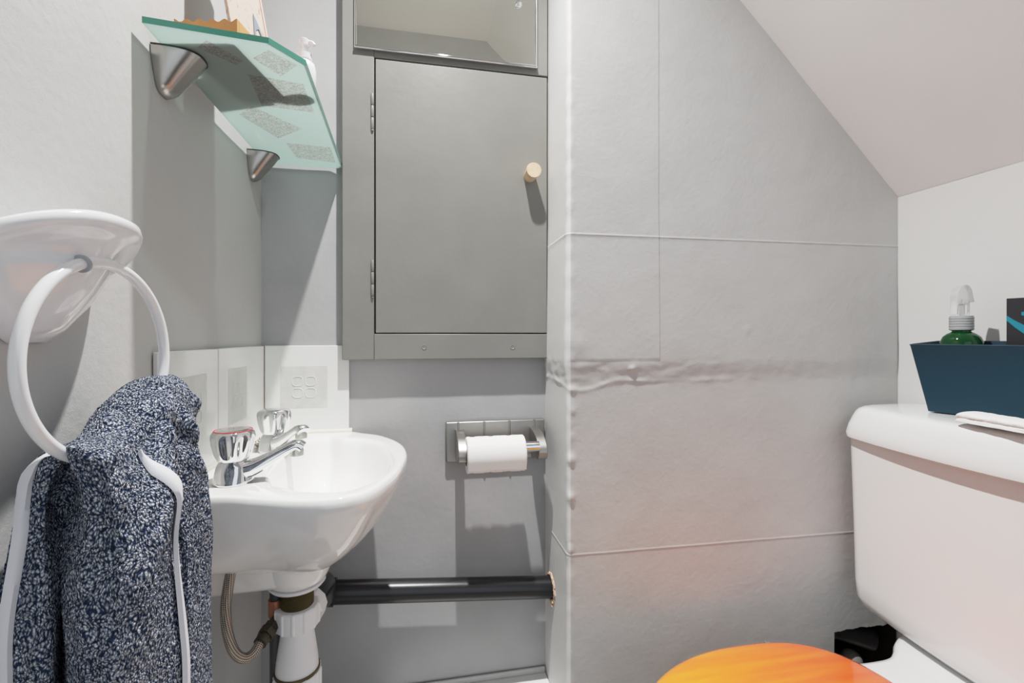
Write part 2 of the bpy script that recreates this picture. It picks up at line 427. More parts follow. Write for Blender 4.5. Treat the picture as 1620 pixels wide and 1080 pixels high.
tile('white tile on the left wall right in the corner behind the taps, grey square motif', lq(ytm+.001, YB-.007, zb, TT), lq(ma.y, mb_.y, tz0, tz1), (1,0,0))
tile('white tile on the left wall partly hidden by the blue towel', lq(yt0, ytm-.001, zb, TT), lq(mc.y, md.y, tz0, tz1), (1,0,0))
xt1 = onY(553, 600, YB).x
m1, m2 = onY(445, 579, YB), onY(519, 643, YB)
tile('white tile on the back wall above the far tap, square scroll motif', bq(XL+.007, xt1, zb, TT), bq(m1.x, m2.x, m2.z, m1.z), (0,-1,0))
bm = bmesh.new(); box(bm, XL+.0002, XL+.006, YB-.0064, YB-.0002, zb, TT-.001)
struct('trim_grout', bm, M['grout'])

# ------------------------------------------------------------------ CABINET
D = .026; YC = YB-D
cx0 = onY(541, 540, YC).x; cx1 = XB-.0022; cz0 = onY(700, 568, YC).z; cz1 = CEIL-.002
dx0 = onY(593, 300, YC).x; dx1 = cx1; dz0 = onY(700, 527, YC).z; dz1 = onY(730, 107, YC).z
mx0, mx1 = onY(561, 76, YC).x, onY(849, 113, YC).x; mz0 = onY(561, 77, YC).z; mz1 = CZ+.86
cab = thing('wall_cabinet', 'grey painted built-in wall cabinet beside the glass shelf', 'cabinet', ((cx0+cx1)/2, YB, cz0))
bm = bmesh.new()
box(bm, cx0, dx0-.0012, YC, YB-.001, cz0, cz1)
box(bm, dx0-.0012, cx1, YC, YB-.001, cz0, dz0-.0012)
box(bm, dx0-.0012, cx1, YC, YB-.001, dz1+.0018, cz1)
obj('face_frame', bm, M['cab'], cab, bevel=.0015)
bm = bmesh.new(); box(bm, dx0-.002, cx1-.0005, YC+.012, YB-.003, dz0-.002, dz1+.002); obj('recess', bm, M['gap'], cab, smooth=False)
bm = bmesh.new(); box(bm, dx0+.0012, dx1-.0012, YC-.0005, YC+.016, dz0+.0006, dz1-.0014)
door = obj('door', bm, M['cab'], cab, bevel=.0015)
kp = onY(845, 268.5, YC-.038)
bm = bmesh.new()
prof = [(.0, YC+.001), (.0118, YC+.001), (.0118, YC-.002), (.0130, YC-.020), (.0143, YC-.036), (.0138, YC-.038), (0.0002, YC-.038)]
loft(bm, [[(kp.x+r*math.cos(2*PI*i/36), y, kp.z+r*math.sin(2*PI*i/36)) for i in range(36)] for r, y in prof if r > 0], cap0=True, cap1=True)
obj('knob', bm, M['knobwood'], door)
for ya, yb in ((148, 205), (411, 469)):
    z1_, z0_ = onY(588, ya, YC).z, onY(588, yb, YC).z
    bm = bmesh.new(); hxx = dx0-.004
    for k in range(3):
        a, b = lerp(z0_, z1_, k/3)+.0006, lerp(z0_, z1_, (k+1)/3)-.0006
        lathe(bm, [(.0022, a), (.0028, a+.001), (.0028, b-.001), (.0022, b)], hxx, YC-.0015, 14)
    lathe(bm, [(.0018, z0_-.003), (.0024, z0_-.001), (.002, z0_)], hxx, YC-.0015, 12)
    obj('hinge', bm, M['cab'], cab)
for sx in (671, 811):
    p = onY(sx, 549, YC); bm = bmesh.new()
    loft(bm, [[(p.x+r*math.cos(2*PI*i/20), YC-h, p.z+r*math.sin(2*PI*i/20)) for i in range(20)] for r, h in ((.0048, -.0002), (.0046, .0007), (.0036, .0009), (.0028, .0003), (.001, .0004))])
    obj('filled_screw_hole', bm, M['cab'], cab)
# mirror fixed on the cabinet face
mir = thing('mirror', 'rectangular mirror with chrome edge fixed above the grey cabinet door', 'mirror', ((mx0+mx1)/2, YC, mz0))
bm = bmesh.new(); box(bm, mx0+.002, mx1-.002, YC-.0045, YC-.0005, mz0+.003, mz1-.003); obj('mirror_glass', bm, M['mirror'], mir, smooth=False)
bm = bmesh.new()
for a, b in (((mx0, mz0), (mx1, mz0)), ((mx0, mz1), (mx1, mz1))):
    box(bm, a[0], b[0], YC-.008, YC-.0003, a[1]-.0012, a[1]+.004)
for x in (mx0, mx1-.004): box(bm, x, x+.0040, YC-.006, YC-.0003, mz0, mz1)
obj('chrome_edging', bm, M['chrome'], mir, bevel=.0012)
p = onY(820, 7, YC-.005); bm = bmesh.new()
loft(bm, [[(p.x+r*math.cos(2*PI*i/24), YC-.0045-h, p.z+r*math.sin(2*PI*i/24)) for i in range(24)] for r, h in ((.0065,0),(.0065,.0015),(.0055,.004),(.0035,.0058),(.001,.0065))])
obj('dome_screw', bm, M['chrome'], mir)

# ------------------------------------------------------------------ GLASS SHELF with brackets
GZ = onX(395, 240, XL).z; GT = .0065
sh = thing('glass_shelf', 'frosted turquoise glass shelf with square patches on two metal brackets', 'shelf', (XL, .74, GZ))
zrel = GZ-CZ
c1, c2, c3, c4 = onZ(227, 36, zrel), onZ(425, 69, zrel), onZ(484, 104, zrel), onZ(545, 273, zrel)
xg = XL+.009
outl = [(xg, c1.y), (c2.x, c2.y), (c3.x, c3.y), (c4.x, YB-.010), (c4.x-.02, YB-.006), (xg, YB-.006)]
pats = [[(326,63),(385,96),(374,103),(312,75)], [(424,79),(471,103),(444,121),(400,92)], [(392,117),(480,133),(497,178),(414,167)],
        [(399,168),(478,204),(440,219),(378,181)], [(453,226),(523,233),(531,257),(469,250)]]
bm = bmesh.new()
lo = [bm.verts.new((x, y, GZ)) for x, y in outl]; hi = [bm.verts.new((x, y, GZ+GT)) for x, y in outl]
bm.faces.new(hi)
for i in range(6):
    f = bm.faces.new((lo[i], lo[(i+1) % 6], hi[(i+1) % 6], hi[i])); f.material_index = 1
edges = [e for e in bm.edges if abs(e.verts[0].co.z-GZ) < 1e-6 and abs(e.verts[1].co.z-GZ) < 1e-6]
quads = []
for q in pats:
    vs = [bm.verts.new((p.x, p.y, GZ)) for p in (onZ(x, y, zrel) for x, y in q)]; quads.append(vs)
    edges += [bm.edges.new((vs[k], vs[(k+1) % 4])) for k in range(4)]
r_ = bmesh.ops.triangle_fill(bm, edges=edges, use_beauty=True, use_dissolve=False)
def inq(c, q):
    sg = [(q[(k+1) % 4].co-q[k].co).cross(c-q[k].co).z for k in range(4)]; return all(v > 0 for v in sg) or all(v < 0 for v in sg)
for f in [f for f in r_['geom'] if isinstance(f, bmesh.types.BMFace)]:
    c = f.calc_center_median()
    if any(inq(c, q) for q in quads): bm.faces.remove(f)
for q in quads: bm.faces.new(q).material_index = 2
panel = obj('glass_panel', bm, [M['glass'], M['glass_edge'], M['etch']], sh, smooth=False)
for yc in (.583, .868):
    bm = bmesh.new(); loops = []; n = 40
    for k in range(15):
        v = k/14; dep = lerp(.041, .0085, v**1.05); hw = lerp(.0245, .011, v**1.6)
        if v > .85: e = (v-.85)/.15; dep *= 1-.35*e*e; hw *= 1-.4*e*e
        z = GZ-.0022-v*.0435
        loops.append([(XL+.0008+dep*max(0, math.sin(PI*i/(n-1)))**.8, yc-hw*math.copysign(abs(math.cos(PI*i/(n-1)))**.7, math.cos(PI*i/(n-1))), z) for i in range(n)])
    loft(bm, loops)
    br = obj('bracket', bm, M['nickel'], sh, angle=60)
    bm = bmesh.new(); l0 = loops[0]
    def off(l, s, z): return [(XL+.0008+(p[0]-XL-.0008)*s, yc+(p[1]-yc)*s, z) for p in l]
    loft(bm, [off(l0, 1.03, GZ-.0022), off(l0, 1.03, GZ-.0008)])
    obj('rubber_gasket', bm, M['rubber'], br, smooth=False)

# things on the shelf
TZ = GZ+GT+.0002
# wavy tray
a0 = onZ(268, 40, TZ-CZ); 
tx0, tx1, ty0, ty1 = -.254, -.187, .547, .669
tr = thing('wooden_tray', 'small orange wooden tray with a scalloped rim on the glass shelf', 'tray', (tx1, ty0, TZ))
bm = bmesh.new(); box(bm, tx0+.003, tx1-.003, ty0+.003, ty1-.003, TZ, TZ+.004); obj('tray_base', bm, M['traywood'], tr, smooth=False)
def wavy(p0, p1, thick, waves, H):
    bm = bmesh.new(); p0 = Vector(p0); p1 = Vector(p1); d = p1-p0; nrm = Vector((-d.y, d.x, 0)).normalized()*thick; n = 70
    f, b = [], []
    for i in range(n+1):
        s = i/n; z = TZ+H+.0016*math.cos(s*waves*2*PI); fl = d*s
        f.append((p0+fl, z)); 
    outer = [Vector((q.x, q.y, TZ)) for q, z in f]; top = [Vector((q.x, q.y, z)) for q, z in f]
    loft(bm, [outer, top, [t+nrm for t in top], [o_+nrm for o_ in outer], outer], closed=False, cap0=False, cap1=False)
    bm.faces.new([bm.verts.new(x) for x in (outer[0], top[0], top[0]+nrm, outer[0]+nrm)]); bm.faces.new([bm.verts.new(x) for x in (outer[-1], top[-1], top[-1]+nrm, outer[-1]+nrm)])
    return bm
H = .0195
for a, b, w in (((tx0,ty0),(tx1,ty0),5), ((tx1,ty0+.0042),(tx1,ty1-.0042),0), ((tx1,ty1),(tx0,ty1),5), ((tx0,ty1-.0042),(tx0,ty0+.0042),0)):
    obj('rim_board', wavy((*a,0), (*b,0), .004, w, H), M['traywood'], tr)
tr.rotation_euler.z = math.radians(-11.5)
# leaning picture board
pc = thing('picture_board', 'speckled cream picture board standing in the wooden tray on the glass shelf', 'picture', (-.1975, .6375, TZ+.0045))
bm = bmesh.new(); lean = .20
b0, b1 = Vector((-.2075, .613, TZ+.0045)), Vector((-.1815, .677, TZ+.0045)); bd = (b1-b0).normalized(); hn = Vector((bd.y, -bd.x, 0)); up = (Vector((0, 0, 1))-hn*lean).normalized()
prism(bm, [b0, b1, b1+up*.21, b0+up*.21], hn*-.004)
brd = obj('board', bm, M['picture'], pc, smooth=False)
pn = bd.cross(up); pn = pn if pn.dot(hn) > 0 else -pn; nn = pn*.0006
def onboard(px, py):   # point on the board plane
    d = Vector(ray(px, py)); n = pn; t = (b0-Vector((0,0,CZ))).dot(n)/d.dot(n); return Vector((0,0,CZ))+d*t
bm = bmesh.new()
prism(bm, [onboard(x, y)+nn for x, y in ((399.5,22),(404,32),(410,46),(417,64),(414,62),(408,47),(404,48),(405,66),(402,66),(401,44))], nn)
obj('leaf_drawing', bm, M['ink'], brd, smooth=False)
bm = bmesh.new(); e = bd*.0007; prism(bm, [b1+nn, b1+nn-e*5, b1+nn-e*5+up*.21, b1+nn+up*.21], nn*.3)
obj('pink_edge', bm, M['blush'], brd, smooth=False)
# pump bottle
pbx = onZ(506, 165, zrel); bx, by = -.1435, .655
pb = thing('pump_bottle', 'small white pump bottle at the front edge of the glass shelf', 'bottle', (bx, by, TZ))
bm = bmesh.new()
lathe(bm, [(.013, TZ), (.0140, TZ+0.00150), (.0140, TZ+0.02250), (.0136, TZ+0.03150), (.012, TZ+0.03900), (.0075, TZ+0.04275), (.0075, TZ+0.04500)], bx, by, 32); obj('bottle_body', bm, M['plastic'], pb)
bm = bmesh.new(); lathe(bm, [(.0088, TZ+0.04462), (.0088, TZ+0.05175), (.006, TZ+0.05325), (.0035, TZ+0.05400), (.0035, TZ+0.06225), (.0065, TZ+0.06300), (.0068, TZ+0.06937), (.005, TZ+0.07087)], bx, by, 28); obj('collar', bm, M['plastic'], pb)
bm = bmesh.new(); tube(bm, spline([(bx, by, TZ+0.06637), (bx+.009, by-.003, TZ+0.06637), (bx+.0125, by-.004, TZ+0.06225)], 6), .0024, 10); obj('nozzle', bm, M['plastic'], pb)

# ------------------------------------------------------------------ TOILET ROLL HOLDER
th = thing('toilet_roll_holder', 'satin metal toilet roll holder with grooved backplate under the cabinet', 'holder', (.15, YB, CZ-.2))
yp = YB-.012
q0, q1 = onY(705, 668, yp), onY(862, 722, yp)
bm = bmesh.new(); box(bm, q0.x, min(q1.x, XB-.004), yp, YB-.0008, q1.z-.002, q0.z); pl = obj('backplate', bm, M['steel'], th, bevel=.003)
for gx in (725, 766, 806, 845):
    g = onY(gx, 690, yp).x; bm = bmesh.new(); z1_ = q0.z-.0008; z0_ = q1.z-.0012
    loft(bm, [[(g+r*math.cos(PI*i/8+PI), yp+.0009-r*.9*abs(math.sin(PI*i/8)), z) for i in range(9)] for r, z in ((.0022, z0_), (.0022, z1_))], closed=True)
    obj('raised_rib', bm, M['steel'], pl)
zt_ = onY(840, 674, yp).z-.0005
prof = [(yp-.0003, 0), (yp-.028, -.0025), (yp-.050, -.009), (yp-.066, -.020), (yp-.0735, -.032), (yp-.072, -.043), (yp-.064, -.049), (yp-.050, -.050), (yp-.034, -.0525), (yp-.020, -.057), (yp-.010, -.050), (yp-.0003, -.030)]
pr = spline([(0, y, z) for y, z in prof], 5)
for xa, xb in ((onY(720, 680, yp).x, onY(733.5, 680, yp).x), (onY(837.5, 680, yp).x, onY(851, 680, yp).x)):
    bm = bmesh.new(); prism(bm, [(xa, p.y, zt_+p.z) for p in pr], (xb-xa, 0, 0)); obj('arm', bm, M['steel'], th, bevel=.0015, angle=30)
    if xa < .1: ax_l = xb
    else: ax_r = xa
ry = yp-.0660; rz = onY(845, 706, ry).z
bm = bmesh.new(); tube(bm, [(ax_l-.002, ry, rz), (ax_r+.002, ry, rz)], .0095, 28); 
obj('spindle', bm, M['chrome'], th)
# roll
rx0, rx1 = onY(739.5, 720, ry-.02).x, onY(832, 720, ry-.02).x
rc = Vector((0, ry, rz-.0100)); RR = .0322
rl = thing('toilet_roll', 'white quilted toilet roll on the satin metal holder', 'toilet roll', ((rx0+rx1)/2, ry, rc.z-RR))
def quilt(s, x):
    # embossed leaf scallops
    k = abs(math.sin(x*95+.6*math.sin(s*60)))*abs(math.sin(s*70+math.sin(x*190)*.9)); return -.0009*(1-min(1, k*2.8))
bm = bmesh.new(); nA, nX = 150, 110; rws = []
for i in range(nX+1):
    x = lerp(rx0, rx1, i/nX); e = min(i, nX-i)/2.0; rr_ = RR-(.0012*(1-min(1, e))**2)
    row = []
    for k in range(nA):
        a = 2*PI*k/nA; q = quilt(a*RR, x) if 2 < i < nX-2 else 0
        row.append((x, rc.y+(rr_+q)*math.cos(a), rc.z+(rr_+q)*math.sin(a)))
    rws.append(row)
loft(bm, rws, cap0=False, cap1=False)
for x, s in ((rx0, 0), (rx1, -1)):
    o_ = [bm.verts.new(p) for p in rws[s]]; i_ = [bm.verts.new((x, rc.y+.0195*math.cos(2*PI*k/nA), rc.z+.0195*math.sin(2*PI*k/nA))) for k in range(nA)]
    for k in range(nA): bm.faces.new((o_[k], o_[(k+1) % nA], i_[(k+1) % nA], i_[k]))
bmesh.ops.remove_doubles(bm, verts=bm.verts[:], dist=1e-6)
obj('paper', bm, M['paper'], rl, angle=60)
bm = bmesh.new(); loft(bm, [[(x, rc.y+.0194*math.cos(2*PI*k/40), rc.z+.0194*math.sin(2*PI*k/40)) for k in range(40)] for x in (rx0-.0004, rx1+.0004)], cap0=False, cap1=False)
obj('cardboard_core', bm, M['card'], rl)
# loose end hanging at the front
bm = bmesh.new(); pts = []
for k in range(13):
    a = PI+.0-k*.045; pts.append((rc.y+(RR+.0007)*math.cos(a), rc.z+(RR+.0007)*math.sin(a)))
pts = [(rc.y+(RR+.0007)*math.cos(a), rc.z+(RR+.0007)*math.sin(a)) for a in [PI*.75+PI*.30*k/14 for k in range(15)]]
last = pts[-1]
pts += [(last[0]+.0008*k, last[1]-.0035*k) for k in range(1, 6)]
grid(bm, lambda u, v: (lerp(rx0-.0003, rx1-.001, u), pts[int(round(v*(len(pts)-1)))][0], pts[int(round(v*(len(pts)-1)))][1]-(.001*math.sin(u*9) if v > .99 else 0)), 30, len(pts)-1)
fl = obj('loose_sheet', bm, M['paper'], rl); so = fl.modifiers.new('t', 'SOLIDIFY'); so.thickness = .0004

# ------------------------------------------------------------------ BLACK WASTE PIPE
PY = pipe_c.y
pL = onY(500, 937, PY); pR = onY(872, 929, PY)
wp = thing('waste_pipe', 'black plastic waste pipe running from the basin trap into the boxing', 'pipe', (0, PY, pL.z))
bm = bmesh.new(); tube(bm, [pL, (pR.x+.05, PY, pR.z-.003)], .0202, 40); obj('pipe', bm, M['black'], wp)
d = (pR-pL).normalized(); q = onY(530, 936, PY)
bm = bmesh.new(); tube(bm, [pL-d*.012, pL+d*.0, q-d*.004, q], lambda s: .0235, 40); obj('coupling', bm, M['black'], wp)
# ragged hole edge
bm = bmesh.new(); n = 60; inn, out_ = [], []
for k in range(n):
    a = 2*PI*k/n; ri = .0212+.0012*nz(k*.5, 3); ro = .0275+.004*nz(k*.35, 9)+.0015*nz(k*1.3, 2)
    inn.append((XB-.0012, pR.y+ri*math.cos(a), pR.z+ri*math.sin(a))); out_.append((XB-.0016-.0006*nz(k*1.1), pR.y+ro*math.cos(a), pR.z+ro*math.sin(a)))
mid = [((a[0]+b[0])/2-.0015-.001*nz(i*.9, 5), (a[1]+b[1])/2, (a[2]+b[2])/2) for i, (a, b) in enumerate(zip(inn, out_))]
loft(bm, [[(XB+.004, p[1], p[2]) for p in inn], inn, mid, out_, [(XB+.001, p[1], p[2]) for p in out_]], cap0=False, cap1=False)
struct('trim_hole_edge', bm, M['rubble'], smooth=True)
bm = bmesh.new()
for k in range(9):
    c = Vector((XB-.003, pR.y-.012-.008*random.random(), pR.z-.028+.012*random.random()))
    bmesh.ops.create_icosphere(bm, subdivisions=1, radius=.0022, matrix=Matrix.Translation(c))
struct('trim_crumbs', bm, M['rubble'])

# ------------------------------------------------------------------ BASIN
ZR = -.176; bc = Vector((-.118, .735)); dr = Vector((-.163, .70))
outer = [onZ(x, y, ZR) for x, y in ((345,786),(400,789),(459,792),(522,790),(578,779),(615,758),(637,735),(644,714),(633,699),(604,688),(575,684))]
outer = [(p.x, p.y) for p in outer]
wallx = XL+.0012
outer = [(wallx, outer[0][1]+.010), (wallx+.006, outer[0][1]+.002)]+outer+[(-.118, YB-.002), (-.16, YB-.0012), (-.22, YB-.0012), (wallx, YB-.0012), (wallx, .84), (wallx, .75), (wallx, .66)]
inner = [onZ(x, y, ZR-.003) for x, y in ((440,771),(480,779),(537,779),(572,771),(601,757),(618,738),(617,722),(603,707),(575,699),(540,698))]
inner = [(p.x, p.y) for p in inner]+[(-.150, .872), (-.178, .845), (-.188, .79), (-.189, .72), (-.184, .65), (-.172, .612)]
inner = [p for p in inner]
NA = 160
def radial(pts, c):
    sp = spline([(x, y, 0) for x, y in pts], 14, closed=True)
    ar = sorted((math.atan2(p.y-c.y, p.x-c.x), math.hypot(p.x-c.x, p.y-c.y)) for p in sp)
    ar = [(ar[-1][0]-2*PI, ar[-1][1])]+ar+[(ar[0][0]+2*PI, ar[0][1])]
    return [interp(ar, -PI+2*PI*k/NA) for k in range(NA)]
ro, ri = radial(outer, bc), radial(inner, bc)
ang = [-PI+2*PI*k/NA for k in range(NA)]
def oP(k, z, s): # outside ring, shrunk toward the drain
    x, y = bc.x+ro[k]*math.cos(ang[k]), bc.y+ro[k]*math.sin(ang[k])
    x = max(x, wallx); y = min(y, YB-.0012)
    return Vector((dr.x+(x-dr.x)*s, dr.y+(y-dr.y)*s, CZ+z))
def iP(k, z, s): return Vector((bc.x+ri[k]*s*math.cos(ang[k]), bc.y+ri[k]*s*math.sin(ang[k]), CZ+z))
sb = [(0, .975), (.002, .992), (.007, 1), (.014, 1.0), (.020, .99), (.032, .955), (.05, .885), (.07, .80), (.09, .69), (.108, .56), (.122, .42), (.132, .30), (.138, .2)]
sw = [(0, .985), (.002, .996), (.007, 1), (.02, 1), (.05, .99), (.07, .975), (.085, .93), (.094, .84), (.108, .62), (.122, .42), (.138, .2)]
loops = []
for dz, s in reversed(sb):
    loop = []
    for k in range(NA):
        x = bc.x+ro[k]*math.cos(ang[k]); w = sstep(-.150, -.250, x)
        loop.append(oP(k, ZR-dz, lerp(s, interp(sw, dz), w)))
    loops.append(loop)
loops.append([oP(k, ZR+.0003, .955) for k in range(NA)])
def mixl(t, z): return [lerp(oP(k, z, .955), iP(k, z, 1.06), t)*1 for k in range(NA)]
for t in (.33, .66, 1): 
    l = mixl(t, ZR+.0005); loops.append(l)
for s, dz in ((1.03, .0006), (1.0, .0035), (.975, .009), (.95, .018), (.91, .034), (.85, .052), (.76, .07), (.62, .086), (.44, .097), (.26, .103), (.13, .106)):
    cc = (1-s)
    loops.append([iP(k, ZR-dz, s)+Vector((dr.x-bc.x, dr.y-bc.y, 0))*cc*.5 for k in range(NA)])
bs = thing('wash_basin', 'small white ceramic wash basin fixed in the corner under the tiles', 'basin', (dr.x, dr.y, CZ-.35))
bm = bmesh.new(); loft(bm, loops)
# boss under the bowl and its wall rib
n = 64; lp = []
for z, r in ((-.280, .054), (-.295, .050), (-.310, .0465), (-.322, .0435), (-.331, .040), (-.337, .034), (-.339, .027)):
    lp.append([(dr.x+r*math.cos(2*PI*i/n), dr.y+r*math.sin(2*PI*i/n), CZ+z) for i in range(n)])
loft(bm, lp)
vs = []
for z, w in ((-.255, .056), (-.30, .050), (-.325, .044), (-.330, .040)):
    vs.append([(lerp(wallx, dr.x, k/12), dr.y-w*(1-.12*math.sin(k/12*PI/2)), CZ+z) for k in range(13)]+[(lerp(dr.x, wallx, k/12), dr.y+w+.03, CZ+z) for k in range(13)])
loft(bm, vs)
obj('bowl', bm, M['ceramic'], bs, angle=75)
wc = Vector((bc.x+(dr.x-bc.x)*.435, bc.y+(dr.y-bc.y)*.435))
bm = bmesh.new(); lathe(bm, [(.020, CZ+ZR-.1055), (.0205, CZ+ZR-.1035), (.016, CZ+ZR-.1025), (.013, CZ+ZR-.1045)], wc.x, wc.y, 32); obj('drain_ring', bm, M['chrome'], bs)

bm = bmesh.new(); tube(bm, [(XL+.004, .60, CZ+ZR+.0015), (XL+.004, YB-.008, CZ+ZR+.0015)], .0052, 10); tube(bm, [(XL+.004, YB-.004, CZ+ZR+.0015), (-.118, YB-.004, CZ+ZR+.0015)], .0052, 10)
struct('trim_silicone', bm, mat('cream_silicone', (.72,.68,.60), .4), smooth=True)
# taps
def tap(tx, ty, rot, label, hot):
    zb_ = CZ+ZR+.0008
    t = thing('basin_tap', label, 'tap', (tx, ty, zb_), 'pillar taps on the basin')
    Rm = Matrix.Rotation(rot, 4, 'Z'); T = Matrix.Translation((tx, ty, zb_))
    def put(bm): bmesh.ops.transform(bm, matrix=T@Rm, verts=bm.verts[:]); return bm
    # foot: squared pillar flaring to the deck
    bm = bmesh.new(); lp = []
    for z, r, e in ((0, .0218, .0), (.0022, .0222, .0), (.004, .0212, .05), (.013, .0192, .2), (.021, .0172, .3), (.0262, .0150, .1)):
        lp.append([(r*math.copysign(abs(math.cos(2*PI*i/48))**(1-e), math.cos(2*PI*i/48)), r*math.copysign(abs(math.sin(2*PI*i/48))**(1-e), math.sin(2*PI*i/48)), z) for i in range(48)])
    loft(bm, lp); obj('tap_body', put(bm), M['chrome'], t)
    # spout: flattened bar, rising then turning down
    bm = bmesh.new(); cp = spline([(.004,0,.013), (.022,0,.0165), (.042,0,.0265), (.060,0,.0365), (.071,0,.0405), (.0775,0,.037)], 6); lp = []
    for i, p in enumerate(cp):
        s = i/(len(cp)-1); a = cp[min(i+1, len(cp)-1)]-cp[max(i-1, 0)]; a.normalize(); nn_ = Vector((-a.z, 0, a.x))
        hw = lerp(.0150, .0092, sstep(0, .6, s)); hh = lerp(.0110, .0066, sstep(0, .6, s))
        lp.append([p+Vector((0,1,0))*hw*math.copysign(abs(math.cos(2*PI*k/24))**.7, math.cos(2*PI*k/24))+nn_*hh*math.copysign(abs(math.sin(2*PI*k/24))**.7, math.sin(2*PI*k/24)) for k in range(24)])
    loft(bm, lp); sp = obj('spout', put(bm), M['chrome'], t)
    bm = bmesh.new(); loft(bm, [[(.0705+r*math.cos(2*PI*i/24), r*math.sin(2*PI*i/24), z) for i in range(24)] for r, z in ((.0072,.037), (.0082,.033), (.0082,.0275), (.0068,.027))]); obj('outlet_nozzle', put(bm), M['chrome_dirty'], sp)
    # faceted handle: eight hollow lens facets
    bm = bmesh.new(); n = 96; lp = []
    for z, r, sc_ in ((.026,.0145,0), (.0272,.0170,.1), (.031,.0190,.8), (.036,.0206,1), (.043,.0226,1.1), (.050,.0240,1.0), (.0555,.0242,.7), (.0595,.0232,.25), (.0622,.0210,.05), (.0634,.0175,0), (.0640,.0120,0), (.0636,.004,0)):
        lp.append([(r*(1-sc_*.15*math.cos(4*(2*PI*i/n)+.4)**2*1.0)*math.cos(2*PI*i/n), r*(1-sc_*.15*math.cos(4*(2*PI*i/n)+.4)**2)*math.sin(2*PI*i/n), z) for i in range(n)])
    loft(bm, lp); hd = obj('tap_handle', put(bm), M['chrome'], t, angle=80)
    if hot:
        bm = bmesh.new(); tube(bm, [(.0205*math.cos(2*PI*i/48), .0205*math.sin(2*PI*i/48), .0624) for i in range(48)], .0006, 8, closed=True); obj('red_ring', put(bm), M['red'], hd)
    return t
p1, p2 = onZ(369, 763, ZR), onZ(434, 713, ZR)
tap(p1.x, p1.y, math.radians(4), 'nearer chrome basin tap with a red ring on its faceted handle', True)
tap(p2.x, p2.y, math.radians(-45), 'chrome basin tap in the far corner with a plain faceted handle', False)
# ball chain heap
bm = bmesh.new(); cc = onZ(412, 706, ZR)
k0 = []
for i in range(46):
    a = i*.62; r = .005+.0045*math.sin(i*.37)
    p = Vector((cc.x+r*math.cos(a)+.0045*math.sin(i*.21), cc.y+r*math.sin(a)*1.5+.005*math.cos(i*.17), CZ+ZR+.0024+.0022*(i % 5)*abs(math.sin(i*.5))))
    bmesh.ops.create_uvsphere(bm, u_segments=10, v_segments=8, radius=.0019, matrix=Matrix.Translation(p))
for i in range(8):
    p = Vector((cc.x+.010+.0035*i*.6, cc.y-.006-.002*math.sin(i), CZ+ZR+.0026)); bmesh.ops.create_uvsphere(bm, u_segments=10, v_segments=8, radius=.0019, matrix=Matrix.Translation(p))
ch = obj('ball_chain', bm, mat('dull_chain', (.42,.38,.33), .35, .9), None); tag(ch, 'little heap of dull metal ball chain between the two basin taps', 'chain')

# bottle trap
tp = thing('bottle_trap', 'white plastic bottle trap hanging below the wash basin', 'trap', (dr.x, dr.y, CZ-.52))
bm = bmesh.new(); pf = [(.0205, CZ-.338)]
z = CZ-.343
while z > CZ-.385:
    pf += [(.0214, z), (.0205, z-.0009)]; z -= .0018
lathe(bm, pf, dr.x, dr.y, 40); obj('threaded_tail', bm, M['brass'], tp)
bm = bmesh.new(); lathe(bm, [(.036, CZ-.3385), (.037, CZ-.3395), (.034, CZ-.343), (.022, CZ-.3435)], dr.x, dr.y, 40); obj('washer', bm, M['plastic'], tp)
def nut(z1, z0, r, n=12):
    bm = bmesh.new(); N_ = n*8; lp = []
    for z, s in ((z1, .94), (z1-.0015, 1), (z0+.002, 1), (z0, .93)):
        lp.append([((r*s+(.0014 if (i % 8) in (0, 1) else 0))*math.cos(2*PI*i/N_), (r*s+(.0014 if (i % 8) in (0, 1) else 0))*math.sin(2*PI*i/N_), z) for i in range(N_)])
    loft(bm, [[(dr.x+x, dr.y+y, z) for x, y, z in l] for l in lp]); return bm
obj('upper_nut', nut(CZ-.371, CZ-.400, .0285), M['plastic'], tp, angle=30)
bm = bmesh.new(); lathe(bm, [(.0195, CZ-.398), (.021, CZ-.405), (.0240, CZ-.425), (.0268, CZ-.445), (.0278, CZ-.458), (.0275, CZ-.466)], dr.x, dr.y, 48); obj('cone_body', bm, M['plastic'], tp)
bm = bmesh.new(); lathe(bm, [(.0295, CZ-.4585), (.0295, CZ-.4625), (.0265, CZ-.463)], dr.x, dr.y, 48); obj('seal_ring', bm, M['brass'], tp)
obj('lower_nut', nut(CZ-.462, CZ-.492, .0305), M['plastic'], tp, angle=30)
bm = bmesh.new(); lathe(bm, [(.028, CZ-.49), (.028, CZ-.525), (.022, CZ-.538), (.008, CZ-.542)], dr.x, dr.y, 40); obj('trap_cup', bm, M['plastic'], tp)
# side outlet toward the black pipe
dv = Vector((.15, .989, 0)); cz_ = CZ-.398
bm = bmesh.new(); tube(bm, [Vector((dr.x, dr.y, cz_))+dv*.008, Vector((dr.x, dr.y, cz_+.002))+dv*.03], .0185, 32)
tube(bm, [Vector((dr.x, dr.y, cz_))+dv*.026, Vector((dr.x, dr.y, cz_+.001))+dv*.028, Vector((dr.x, dr.y, cz_+.002))+dv*.048, Vector((dr.x, dr.y, cz_+.002))+dv*.05], lambda s: .0250 if .01 < s < .99 else .023, 12)
obj('side_outlet', bm, M['plastic'], tp, angle=25)
bm = bmesh.new(); e0 = Vector((dr.x, dr.y, cz_+.003))+dv*.048
tube(bm, spline([e0, e0+dv*.05, Vector((e0.x-.002, PY-.022, pL.z+.004)), Vector((pL.x+.014, PY-.003, pL.z)), pL+Vector((.03,0,-.002))], 6), .0190, 30); obj('elbow', bm, M['black'], wp)

